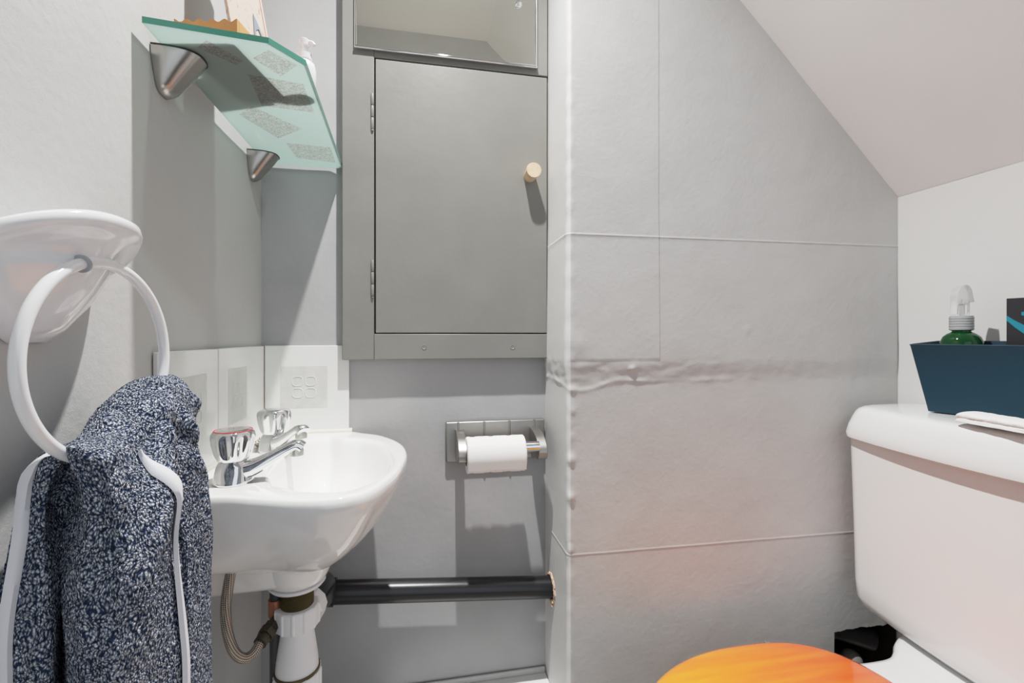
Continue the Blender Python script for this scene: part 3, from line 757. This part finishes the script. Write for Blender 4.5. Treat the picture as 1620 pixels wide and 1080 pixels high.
# flexible braided hose with compression fitting
hs = thing('braided_hose', 'braided steel flexible hose looping below the basin', 'hose', (-.22, .65, CZ-.45))
HY = .630
hp = [onY(x, y, HY+dy) for x, y, dy in ((367,880,0), (366,900,0), (360,935,0), (357,965,.0), (360,1000,.0), (370,1030,.004), (385,1041,.01), (400,1034,.02), (412,1016,.032))]
bm = bmesh.new(); tube(bm, spline(hp, 8), .0060, 20, uv=True); obj('hose', bm, M['braid'], hs)
a, b = onY(411, 1018, HY+.03), onY(436, 982, HY+.06); ax = (b-a)
bm = bmesh.new(); tube(bm, [a, a+ax*.05, a+ax*.28, a+ax*.3], .0085, 20)
tube(bm, [a+ax*.3, a+ax*.58], .0112, 6); tube(bm, [a+ax*.62, a+ax*.8], .0098, 6); tube(bm, [a+ax*.8, a+ax*1.1], .0075, 20)
obj('compression_fitting', bm, mat('dark_brass', (.07,.065,.045), .4, .7), hs, angle=30)
sp_ = thing('supply_pipe', 'dark vertical supply pipe with copper stub behind the white trap', 'pipe', (b.x, b.y, CZ-.6))
bm = bmesh.new(); vx = onY(436, 1000, HY+.07); tube(bm, [(vx.x, vx.y, .0), (vx.x, vx.y, CZ-.34)], .0075, 20); obj('pipe', bm, M['darkpipe'], sp_)
bm = bmesh.new(); zz = onY(437, 958, HY+.07).z; tube(bm, [(vx.x, vx.y, zz-.012), (vx.x, vx.y, zz+.010)], .0094, 20); obj('copper_collar', bm, M['copper'], sp_)

# ------------------------------------------------------------------ TOWEL RING
hy = .398
rg = thing('towel_ring', 'white plastic towel ring with scoop-shaped holder on the left wall', 'towel ring', (XL, hy, CZ))
bm = bmesh.new(); lp = []; n = 60
for z, dep, hw in ((.084,.028,.045), (.0875,.052,.064), (.0882,.0590,.0695), (.0862,.0630,.0725), (.082,.0638,.0732), (.078,.0622,.0712), (.073,.0575,.065), (.062,.0500,.057), (.048,.0440,.051), (.033,.0370,.044), (.019,.0285,.036), (.006,.019,.027), (-.004,.009,.016)):
    row = []
    for i in range(n):
        a = PI*i/(n-1); ca, sa = math.cos(a), math.sin(a)
        pinch = 1-.13*math.sin(2*a)**2*(1 if .01 < z < .078 else .25)
        row.append((XL+.0008+dep*sa**1.0*pinch, hy-hw*math.copysign(abs(ca)**.9, ca)*1.0, CZ+z-.034*(1-sa)*sstep(-.01, .07, z)))
    lp.append(row)
loft(bm, lp); obj('holder', bm, M['ringw'], rg, angle=70)
RC = Vector((-.2265, .402, CZ-.0172)); RRg = .0712
def ringp(a):
    y = RC.y+RRg*math.sin(a); z = RC.z+RRg*math.cos(a); return Vector((RC.x+.075*(y-RC.y)/.07*.07*1.0, y, z))
bm = bmesh.new(); tube(bm, [ringp(2*PI*i/120) for i in range(120)], .0041, 18, closed=True); obj('ring', bm, M['ringw'], rg)
bm = bmesh.new()
for s in (-1,):
    c = ringp(s*.32); t = (ringp(s*.34)-ringp(s*.30)).normalized(); tube(bm, [c-t*.001, c+t*.001], .0062, 20)
obj('hole_collar', bm, mat('grey_socket', (.35,.36,.38), .4), rg)

# ------------------------------------------------------------------ TOWEL
def TY(px, X):
    d = ray(px, 0); return X*d[1]/d[0]
# control loops: (pixel column at mid height gives direction, X depth)
mid_l = [(-18,-.266),(10,-.256),(50,-.243),(88,-.236),(104,-.262),(110,-.231),(140,-.211),(190,-.192),(240,-.183),(272,-.178),(284,-.1775),(289,-.1865),(300,-.183),(318,-.182),(332,-.187)]
low_l = [(-22,-.266),(6,-.256),(46,-.243),(92,-.237),(108,-.264),(116,-.232),(146,-.211),(190,-.191),(242,-.182),(274,-.177),(287,-.1765),(292,-.186),(305,-.182),(324,-.181),(343,-.187)]
top_l = [(22,-.262),(34,-.256),(58,-.246),(84,-.240),(98,-.243),(110,-.232),(135,-.213),(175,-.198),(215,-.190),(245,-.186),(258,-.1865),(266,-.192),(282,-.191),(300,-.193),(312,-.200)]
def cl(tab, back):
    pts = [(X, TY(px, X)) for px, X in tab]
    return pts+back
back_m = [(-.215,.505),(-.245,.497),(-.266,.475),(-.2685,.43),(-.269,.395)]
back_t = [(-.22,.487),(-.245,.482),(-.260,.466),(-.264,.43),(-.2655,.395)]
Lm = spline([(x, y, 0) for x, y in cl(mid_l, back_m)], 30, True)
Ll = spline([(x, y, 0) for x, y in cl(low_l, back_m)], 30, True)
Lt = spline([(x, y, 0) for x, y in cl(top_l, back_t)], 30, True)
NP = len(Lm); NV = 330
def ztop(x, y):
    base = lerp(-.073, -.034, sstep(.385, .462, y)); base -= .012*sstep(.475, .515, y)
    return base
ZBOT = -.455
def ridge(p):
    y = min(max(p.y, .362), .478); return Vector((lerp(-.228, -.222, (y-.36)/.12), y, 0))
rows = []
for j in range(NV+1):
    v = (j/NV)**1.25
    f = math.sqrt(max(0, 1-(1-min(v/.13, 1))**2))**.9
    row = []
    for i in range(NP):
        w1 = sstep(0, .35, v); w2 = sstep(.35, 1, v)
        p = Lt[i].lerp(Lm[i], w1).lerp(Ll[i], w2)
        c = ridge(p); q = c.lerp(p, f)
        zt2 = ztop(q.x, q.y)
        z = lerp(zt2, ZBOT, v)
        row.append(Vector((q.x, q.y, CZ+z)))
    rows.append(row)
# broad folds, then terry nap, pushed along the surface normal
nr = []
for j in range(NV+1):
    r_ = []
    for i in range(NP):
        a = rows[j][(i+1) % NP]-rows[j][i-1]; b = rows[min(j+1, NV)][i]-rows[max(j-1, 0)][i]
        n_ = a.cross(b); r_.append(n_.normalized() if n_.length > 1e-12 else Vector((0,0,1)))
    nr.append(r_)
cen = Vector((-.225, .42, CZ-.3))
sgn = 1 if nr[NV//2][NP//4].dot(rows[NV//2][NP//4]-cen) > 0 else -1
peak = Vector((-.215, .455, CZ-.035))
GR = [(onX(243,632,-.203), onX(176,690,-.205), .0065, .009), (onX(262,655,-.197), onX(322,735,-.187), .006, .004), (onX(150,730,-.205), onX(178,1000,-.192), .012, .004)]
arc = [0.0]
for i in range(1, NP+1): arc.append(arc[-1]+(Lm[i % NP]-Lm[i-1]).length)
bm = bmesh.new(); uvl = bm.loops.layers.uv.verify(); V = []
RD = []
d = 0
for j in range(NV+1):
    v = j/NV; row = []; drow = []
    for i in range(NP):
        p = rows[j][i]; r_ = p-peak; a = math.atan2(r_.y+.35*r_.x, -r_.z); dist = r_.length
        up_ = sstep(.02, .06, dist)*(1-sstep(.10, .22, dist))
        fold = .0062*up_*math.sin(a*9+2.6*nz(a*2, 1)) + .0030*nz(arc[i]*14, p.z*5, 2)+.0016*nz(arc[i]*45, p.z*16, 5)
        for ga, gb, gw, gd in GR:
            tt = max(0, min(1, (p-ga).dot(gb-ga)/(gb-ga).length_squared)); dd = (p-ga.lerp(gb, tt)).length
            fold -= gd*math.exp(-(dd/gw)**2)-.4*gd*math.exp(-((dd-1.9*gw)/gw)**2)
        nap = .00065*nz(arc[i]*520, p.z*330, 7)+.0004*nz(arc[i]*900, p.z*600, 1)
        row.append(bm.verts.new(p+nr[j][i]*sgn*(fold*min(1, v*14)+nap)))
        drow.append(p+nr[j][i]*sgn*fold*min(1, v*14))
    V.append(row); RD.append(drow)
for j in range(NV):
    for i in range(NP):
        k = (i+1) % NP; f = bm.faces.new((V[j][i], V[j][k], V[j+1][k], V[j+1][i]))
        zs = (-(rows[j][i].z), -(rows[j][i].z), -(rows[j+1][i].z), -(rows[j+1][i].z))
        for l, (uu, vv) in zip(f.loops, ((arc[i], rows[j][i].z), (arc[i+1], rows[j][k].z), (arc[i+1], rows[j+1][k].z), (arc[i], rows[j+1][i].z))): l[uvl].uv = (uu, vv*1.0)
bm.faces.new(V[-1])
tw = thing('hand_towel', 'navy and white flecked terry towel hanging from the white ring', 'towel', (-.225, .42, CZ+ZBOT))
obj('terry_cloth', bm, M['terry'], tw, angle=180)
# hem strips: follow a control index down the cloth
def hem(ci, w, j0, lift, name='hem', zig=0):
    bm = bmesh.new(); prv = None; f_, b_ = [], []
    loopsH = []
    for j in range(j0, NV+1, 3):
        i = int(ci(j/NV)) % NP; p = RD[j][i]; n_ = nr[j][i]*sgn; tng = (RD[j][(i+8) % NP]-RD[j][i-8]).normalized()
        ww = w*min(1, (j-j0+3)/24)
        c = p+n_*lift
        loopsH.append([c-tng*ww+n_*-.002, c-tng*ww*.8+n_*.0012, c+n_*.0018, c+tng*ww*.8+n_*.0012, c+tng*ww-n_*.002])
    loft(bm, loopsH, cap0=True, cap1=True)
    return obj(name, bm, M['hem'], tw, angle=60)
hem(lambda v: 10.15*30-8, .0046, 20, .0032)
hem(lambda v: 1.0*30-12*(1-sstep(0, .2, v)), .0036, 6, .0030)

# ------------------------------------------------------------------ TOILET
LT = -.126
ty = .500                      # centre line
to = thing('toilet', 'white close-coupled toilet with an orange lid beside the right wall', 'toilet', (.6, ty, 0))
def rrect(x0, x1, y0, y1, r, bow, n=10):
    """rounded plan; front (x0) bows out by bow at the centre"""
    pts = []
    def arc_(cx, cy, a0):
        for k in range(n+1):
            a = a0+PI/2*k/n; pts.append([cx+r*math.cos(a), cy+r*math.sin(a)])
    arc_(x1-.012+.012-r*0-r, y1-r, 0); 
    # far side from back to front
    arc_(x0+r, y1-r, PI/2)
    m = 16
    for k in range(1, m): pts.append([x0, lerp(y1-r, y0+r, k/m)])
    arc_(x0+r, y0+r, PI); arc_(x1-r, y0+r, 3*PI/2)
    yc, h = (y0+y1)/2, (y1-y0)/2
    for p in pts:
        s = (p[1]-yc)/h; wx = max(0, (x1-p[0])/(x1-x0)); p[0] -= bow*(1-s*s)*wx
    return pts
y0c, y1c = .235, .762
XW = XR-.004
bm = bmesh.new(); lp = []
for z, ins in ((-.184, .012), (-.188, .006), (-.186, .001), (-.178, .0), (-.162, .0035), (-.148, .008), (-.139, .0115), (-.1335, .0155), (-.1300, .0215), (-.1282, .030), (-.1265, .052)):
    lp.append([(x, y, CZ+z) for x, y in rrect(.789+ins, XW, y0c+ins, y1c-ins*.85, .035, .036)])
# shallow crown
lp.append([(x, y, CZ-.1255) for x, y in rrect(.865, XW-.02, y0c+.1, y1c-.09, .02, .03)])
loft(bm, lp); obj('cistern_lid', bm, M['ceramic2'], to, angle=60)
bm = bmesh.new(); lp = []
for z, ins, e in ((-.176, 0, 0), (-.25, .002, .002), (-.35, .003, .006), (-.45, .003, .010), (-.478, .004, .013), (-.492, .010, .020), (-.500, .020, .032), (-.503, .034, .05)):
    lp.append([(x, y, CZ+z) for x, y in rrect(.798+ins*.8, XW-.004, y0c+.010+e*.8, y1c-.004-e*.8, .028, .026)])
loft(bm, lp); cb = obj('cistern', bm, M['ceramic2'], to, angle=60)
# pan: plan outlines
def pan_plan(xb, xf, hw, zz, sq=.75, yc=ty):
    L_ = xb-xf; pts = []
    for k in range(72):
        a = 2*PI*k/72; c_, s_ = math.cos(a), math.sin(a)
        if c_ > 0: x = xf+L_*.52+L_*.48*abs(c_)**.45; y = hw*math.copysign(abs(s_)**.55, s_)
        else: x = xf+L_*.52-L_*.52*abs(c_)**1.0; y = hw*math.copysign(abs(s_)**.95, s_)
        pts.append((x, yc+y, CZ+zz))
    return pts
bm = bmesh.new()
loft(bm, [pan_plan(.93, .50, .10, -.908), pan_plan(.93, .48, .105, -.80), pan_plan(.93, .42, .125, -.70), pan_plan(.925, .345, .125, -.60), pan_plan(.925, .31, .130, -.56), pan_plan(.925, .302, .132, -.545), pan_plan(.92, .31, .125, -.535)])
obj('pan', bm, M['ceramic2'], to, angle=60)
# rear deck of the pan that carries the cistern
bm = bmesh.new(); dk = []
for z, ins in ((-.56, .012), (-.53, .004), (-.518, .0), (-.511, .004), (-.508, .012)):
    half = [(XW-.02, .165-ins), (.86, .165-ins), (.815, .163-ins), (.785, .150-ins), (.760, .132-ins), (.735, .120-ins), (.700, .118-ins), (.66, .12-ins)]
    hs_ = spline([(x, y, 0) for x, y in half], 6)
    dk.append([(p.x, ty+p.y, CZ+z) for p in hs_]+[(p.x, ty-p.y, CZ+z) for p in reversed(hs_)])
loft(bm, dk); obj('pan_deck', bm, M['ceramic2'], to, angle=60)
def seat_loop(z, ins):
    pts = []; xb, xf, hw = .684-ins, .268+ins, .1825-ins
    for k in range(120):
        a = 2*PI*k/120; c_, s_ = math.cos(a), math.sin(a); xm = .50
        if c_ > 0: x = xm+(xb-xm)*abs(c_)**.62; y = hw*math.copysign(abs(s_)**.72, s_)
        else: x = xm-(xm-xf)*abs(c_); y = hw*math.copysign(abs(s_)**.97, s_)
        pts.append((x, ty+y, CZ+z))
    return pts
bm = bmesh.new(); loft(bm, [seat_loop(-.534, .006), seat_loop(-.532, .001), seat_loop(-.522, .001), seat_loop(-.519, .006)]); obj('seat', bm, M['lid'], to, angle=60)
bm = bmesh.new(); loft(bm, [seat_loop(-.517, .004), seat_loop(-.515, .0), seat_loop(-.508, .0), seat_loop(-.503, .003), seat_loop(-.5008, .009), seat_loop(-.4995, .03), seat_loop(-.499, .07)]); ld = obj('lid', bm, M['lid'], to, angle=60)

# pipe stubs in the dark opening
sv = thing('soil_connector', 'dark pipe glimpsed in the broken opening behind the toilet', 'pipe', (.87, YF+.05, .2))
bm = bmesh.new(); tube(bm, [(.80, YF+.10, CZ-.60), (.93, YF+.04, CZ-.63)], .022, 28); obj('pipe', bm, M['darkpipe'], sv)
g = onY(1370, 1052, YF-.01)
bm = bmesh.new(); bmesh.ops.create_uvsphere(bm, u_segments=32, v_segments=20, radius=.020, matrix=Matrix.Translation((g.x, YF+.022, g.z-.012))@Matrix.Diagonal((1,1,1,1)))
bmesh.ops.transform(bm, matrix=Matrix.Identity(4), verts=bm.verts[:])
tag(obj('pipe_cap', bm, mat('grey_cap', (.20,.19,.18), .5)), 'rounded grey cap low in the dark opening behind the toilet', 'cap')
# screw sticking out of the papered wall
s0 = onY(1210, 1012, YF); bm = bmesh.new()
tube(bm, [(s0.x, YF+.003, s0.z-.003), (s0.x, YF-.010, s0.z-.002)], .0013, 10); tube(bm, [(s0.x, YF-.0095, s0.z-.002), (s0.x, YF-.0125, s0.z-.0015)], .0042, 14)
tag(obj('wall_screw', bm, mat('dull_screw', (.38,.36,.35), .5, .6)), 'small screw sticking out of the papered wall above the orange lid', 'screw')

# ------------------------------------------------------------------ ON THE CISTERN
# navy tray, turned a little
p_f = onZ(1466, 650, LT+.002)
rot = math.radians(14); tilt = .055
org = Vector((p_f.x, p_f.y, CZ+LT+.0022))
ex = Vector((math.cos(rot), math.sin(rot), 0)); ey = Vector((math.sin(rot), -math.cos(rot), 0))   # ex into the wall, ey toward the viewer
def TP(a, b, h): return org+ex*a+ey*b+Vector((0,0,h+tilt*a*(h > .02)))
def rect(a0, a1, b0, b1, h, r=.006, n=5):
    pts = []
    for cx, cy, s in ((a1-r, b1-r, 0), (a0+r, b1-r, 1), (a0+r, b0+r, 2), (a1-r, b0+r, 3)):
        for k in range(n+1):
            a = s*PI/2+PI/2*k/n; pts.append(TP(cx+r*math.cos(a), cy+r*math.sin(a), h))
    return pts
HT = .111; DB, LB = .072, .150
bm = bmesh.new(); fl_ = .013
outr = lambda h: rect(-fl_*h/HT*1.1, DB+fl_*h/HT*.8, -.019*h/HT, LB+.004*h/HT, h)
inr = lambda h: rect(-fl_*h/HT*1.1+.0022, DB+fl_*h/HT*.8-.0022, -.019*h/HT+.0022, LB+.004*h/HT-.0022, h)
loft(bm, [outr(0), outr(.002), outr(HT*.5), outr(HT*.98), rect(-fl_*1.1-.001, DB+fl_*.8+.001, -.020, LB+.005, HT), [p+Vector((0,0,.001)) for p in inr(HT)], inr(HT*.5), inr(.004)])
tag(obj('storage_tub', bm, M['navy'], angle=50), 'navy blue tapered plastic tub on the cistern lid', 'tub')
# spray bottle standing in the tub
sb0 = TP(.040, .034, .0045); u_ = ray(1521, 500); 
k_ = sb0.x/u_[0]; 
sx, sy, sz = sb0.x, sb0.y, sb0.z
sx = .5*(sx+u_[0]*sy/u_[1]); sy = sx*u_[1]/u_[0]
spb = thing('spray_bottle', 'green spray bottle with a clear trigger head in the navy tub', 'bottle', (sx, sy, sz))
zs = CZ+.0
bm = bmesh.new(); lathe(bm, [(.020, sz), (.0265, sz+.003), (.0275, sz+.02), (.0275, CZ-.018), (.0265, CZ-.009), (.0235, CZ-.001), (.0185, CZ+.004), (.0138, CZ+.0068), (.0120, CZ+.0075), (.0120, CZ+.011)], sx, sy, 48); obj('bottle_body', bm, M['greenglass'], spb)
bm = bmesh.new(); lathe(bm, [(.0135, CZ+.0095), (.0140, CZ+.0105), (.0118, CZ+.0108), (.0118, CZ+.013)], sx, sy, 40); obj('neck_ring', bm, M['greenglass'], spb)
bm = bmesh.new(); pf = [(.0152, CZ+.0105)]
for k in range(5): pf += [(.0155, CZ+.0115+k*.0042), (.0155, CZ+.0140+k*.0042), (.0149, CZ+.0147+k*.0042)]
pf += [(.0150, CZ+.0330), (.0130, CZ+.0338)]
lathe(bm, pf, sx, sy, 48); obj('screw_collar', bm, M['clearcap'], spb)
cu = Vector((C, -S, 0)).normalized(); cf = Vector((S, C, 0))
def HP(a, h, b=0): return Vector((sx, sy, CZ+h))+cu*a+cf*b
bm = bmesh.new()
def slab(pts, th):
    prism(bm, [HP(a, h, -th/2) for a, h in pts], cf*th)
hd = spline([(-.0135,.036,0), (-.0125,.058,0), (-.0125,.070,0), (-.006,.0815,0), (.004,.0835,0), (.0105,.077,0), (.0135,.064,0), (.0150,.056,0), (.009,.0565,0), (.006,.060,0), (.004,.052,0), (-.003,.052,0), (-.004,.060,0), (-.0095,.052,0), (-.0115,.036,0)], 5)
slab([(p.x, p.y) for p in hd], .013); obj('trigger_head', bm, M['clear'], spb, bevel=.0015, angle=30)
bm = bmesh.new(); tube(bm, [HP(.001,.033), HP(.001,.054)], .0035, 16); tube(bm, [HP(.009,.033,-.002), HP(.010,.056,-.002)], .0016, 12); obj('pump_stem', bm, M['clear'], spb)
# black carton standing in the tub
bq_ = TP(.052, .082, .0050); u_ = ray(1592, 500); bx_ = .905; by_ = bx_*u_[1]/u_[0]
bcz = bq_.z; topz = onY(1592, 472, by_).z
cart = thing('black_carton', 'black carton with a teal stroke standing in the navy tub', 'box', (bx_+.01, by_-.03, bcz))
bm = bmesh.new(); r0 = Vector((bx_, by_, bcz)); e1 = Vector((.20, -.98, 0)).normalized(); e2 = Vector((.98, .20, 0)).normalized()
W_, D_ = .055, .024
prism(bm, [r0, r0+e1*W_, r0+e1*W_+e2*D_, r0+e2*D_], (0,0,topz-bcz)); cbx = obj('carton', bm, M['blackbox'], cart, bevel=.0006)
bm = bmesh.new(); nn = -e2*.0004
def oncart(px, py):
    d = Vector(ray(px, py)); t = (r0-Vector((0,0,CZ))).dot(e2)/d.dot(e2); return Vector((0,0,CZ))+d*t
prism(bm, [oncart(x, y)+nn for x, y in ((1592.6,499),(1597,501.5),(1606,507),(1620,514),(1632,519),(1632,534),(1620,527.5),(1606,518),(1598,511),(1592.6,507))], nn)
prism(bm, [oncart(x, y)+nn for x, y in ((1616,493.5),(1626,492),(1626,499),(1616.5,499))], nn)
obj('teal_stroke', bm, M['teal'], cbx, smooth=False)
# folded white cloth
fc0 = onZ(1499, 668, LT+.003)+Vector((.024, .010, 0)); fd = (onZ(1619, 685, LT+.003)-fc0).normalized(); fn = Vector((-fd.y, fd.x, 0)); 
if fn.x < 0: fn = -fn
bm = bmesh.new(); Lc, Wc = .16, .040
def cloth_row(s):
    b0_ = fc0+fd*(s*Lc); pts = []
    rnd = math.sqrt(max(0, 1-(1-min(s/.07, 1))**2))
    hh = .0165*(.45+.55*rnd)*(1-.12*s)
    prof = [(0,.0010),(-.0012,.0030),(.0,.0052),(.0025,.0056),(.0002,.0062),(-.0012,.0085),(.0015,.0112),(.010,.0125),(.022,.0128),(.034,.0120),(.0395,.009),(.040,.004),(.038,.0008),(.02,.0006)]
    for i, (a, h) in enumerate(prof):
        aa = a+.0016*nz(s*9, i*.7)+(1-rnd)*.006*(1-a/.02); pts.append(Vector((b0_.x, b0_.y, CZ+LT+.0012))+fn*aa+Vector((0,0,max(0.0, h*hh/.0125+.0008*nz(s*16, i)*(h > .002)))))
    return spline(pts, 4, True)
loft(bm, [cloth_row(k/70) for k in range(71)])
fc = thing('folded_cloth', 'white folded cloth lying on the cistern lid in front of the navy tub', 'cloth', (fc0.x+.03, fc0.y-.05, CZ+LT))
obj('cotton', bm, M['cloth'], fc, angle=80)
rp = fc0+fd*.1165; bm = bmesh.new()
prism(bm, [Vector((rp.x, rp.y, CZ+LT+.0015))-fn*.0025+fd*a+Vector((0,0,h)) for a, h in ((0,0),(.007,0),(.007,.005),(0,.005))], -fn*.0006)
obj('red_stitching', bm, M['red'], fc, smooth=False)

# ------------------------------------------------------------------ LIGHT
def light(name, typ, loc, power, col=(1,1,1), **k):
    l = bpy.data.lights.new(name, typ); l.energy = power; l.color = col
    for a, b in k.items(): setattr(l, a, b)
    o = bpy.data.objects.new(name, l); COL.objects.link(o); o.location = loc; return o
o = light('ceiling_downlight', 'SPOT', (.06, .555, CEIL-.03), 88, (1,.985,.965), shadow_soft_size=.013, spot_size=math.radians(154), spot_blend=1.0)
o.data.use_nodes = True; ln = o.data.node_tree; fo = ln.nodes.new('ShaderNodeLightFalloff'); fo.inputs['Strength'].default_value = 1.0
ln.links.new(fo.outputs['Linear'], ln.nodes['Emission'].inputs['Strength'])
o = light('hall_fill', 'AREA', (.25, -.9, 1.0), 5.6, (.86,.93,1), shape='RECTANGLE', size=1.2, size_y=1.5)  # soft cool fill added behind the camera, for the unseen hall
o.rotation_euler = (math.radians(90), 0, 0)
w = bpy.data.worlds.new('world'); bpy.context.scene.world = w; w.use_nodes = True; nt = w.node_tree; bg = nt.nodes['Background']
tc = nt.nodes.new('ShaderNodeTexCoord'); sp2 = nt.nodes.new('ShaderNodeSeparateXYZ'); rp2 = nt.nodes.new('ShaderNodeValToRGB')
nt.links.new(tc.outputs['Generated'], sp2.inputs[0]); mr = nt.nodes.new('ShaderNodeMapRange'); mr.inputs[1].default_value = -1; nt.links.new(sp2.outputs[2], mr.inputs[0])
nt.links.new(mr.outputs[0], rp2.inputs[0]); e = rp2.color_ramp.elements
e[0].position = .25; e[0].color = (.30,.25,.22,1); e[1].position = .75; e[1].color = (1,1,1,1); x = e.new(.5); x.color = (.75,.82,.92,1)
nt.links.new(rp2.outputs[0], bg.inputs[0]); bg.inputs[1].default_value = .28

# ------------------------------------------------------------------ CAMERA
cd = bpy.data.cameras.new('camera'); cam = bpy.data.objects.new('camera', cd); COL.objects.link(cam)
cam.location = (0, 0, CZ); cam.rotation_euler = (PI/2, 0, -math.atan2(S, C))
cd.sensor_width = 36; cd.sensor_fit = 'HORIZONTAL'; cd.lens = FOC/1620*36; cd.shift_y = -(540-HOR)/1620; cd.clip_start = .01
bpy.context.scene.camera = cam
sc = bpy.context.scene; sc.view_settings.view_transform = 'Standard'; sc.view_settings.look = 'None'; sc.view_settings.exposure = 0
vs_ = sc.view_settings; vs_.use_curve_mapping = True; cm = vs_.curve_mapping; cm.white_level = (3, 3, 3)
cv = cm.curves[3]; cv.points[0].location = (0, 0); cv.points[1].location = (1, 1)
for x, y in ((.05, .152), (.10, .29), (.1667, .455), (.25, .60), (.3333, .70), (.5, .82), (.7, .91)): cv.points.new(x, y)
cm.update()
sc.cycles.max_bounces = 10; sc.cycles.diffuse_bounces = 6; sc.cycles.transparent_max_bounces = 12; sc.cycles.caustics_reflective = False
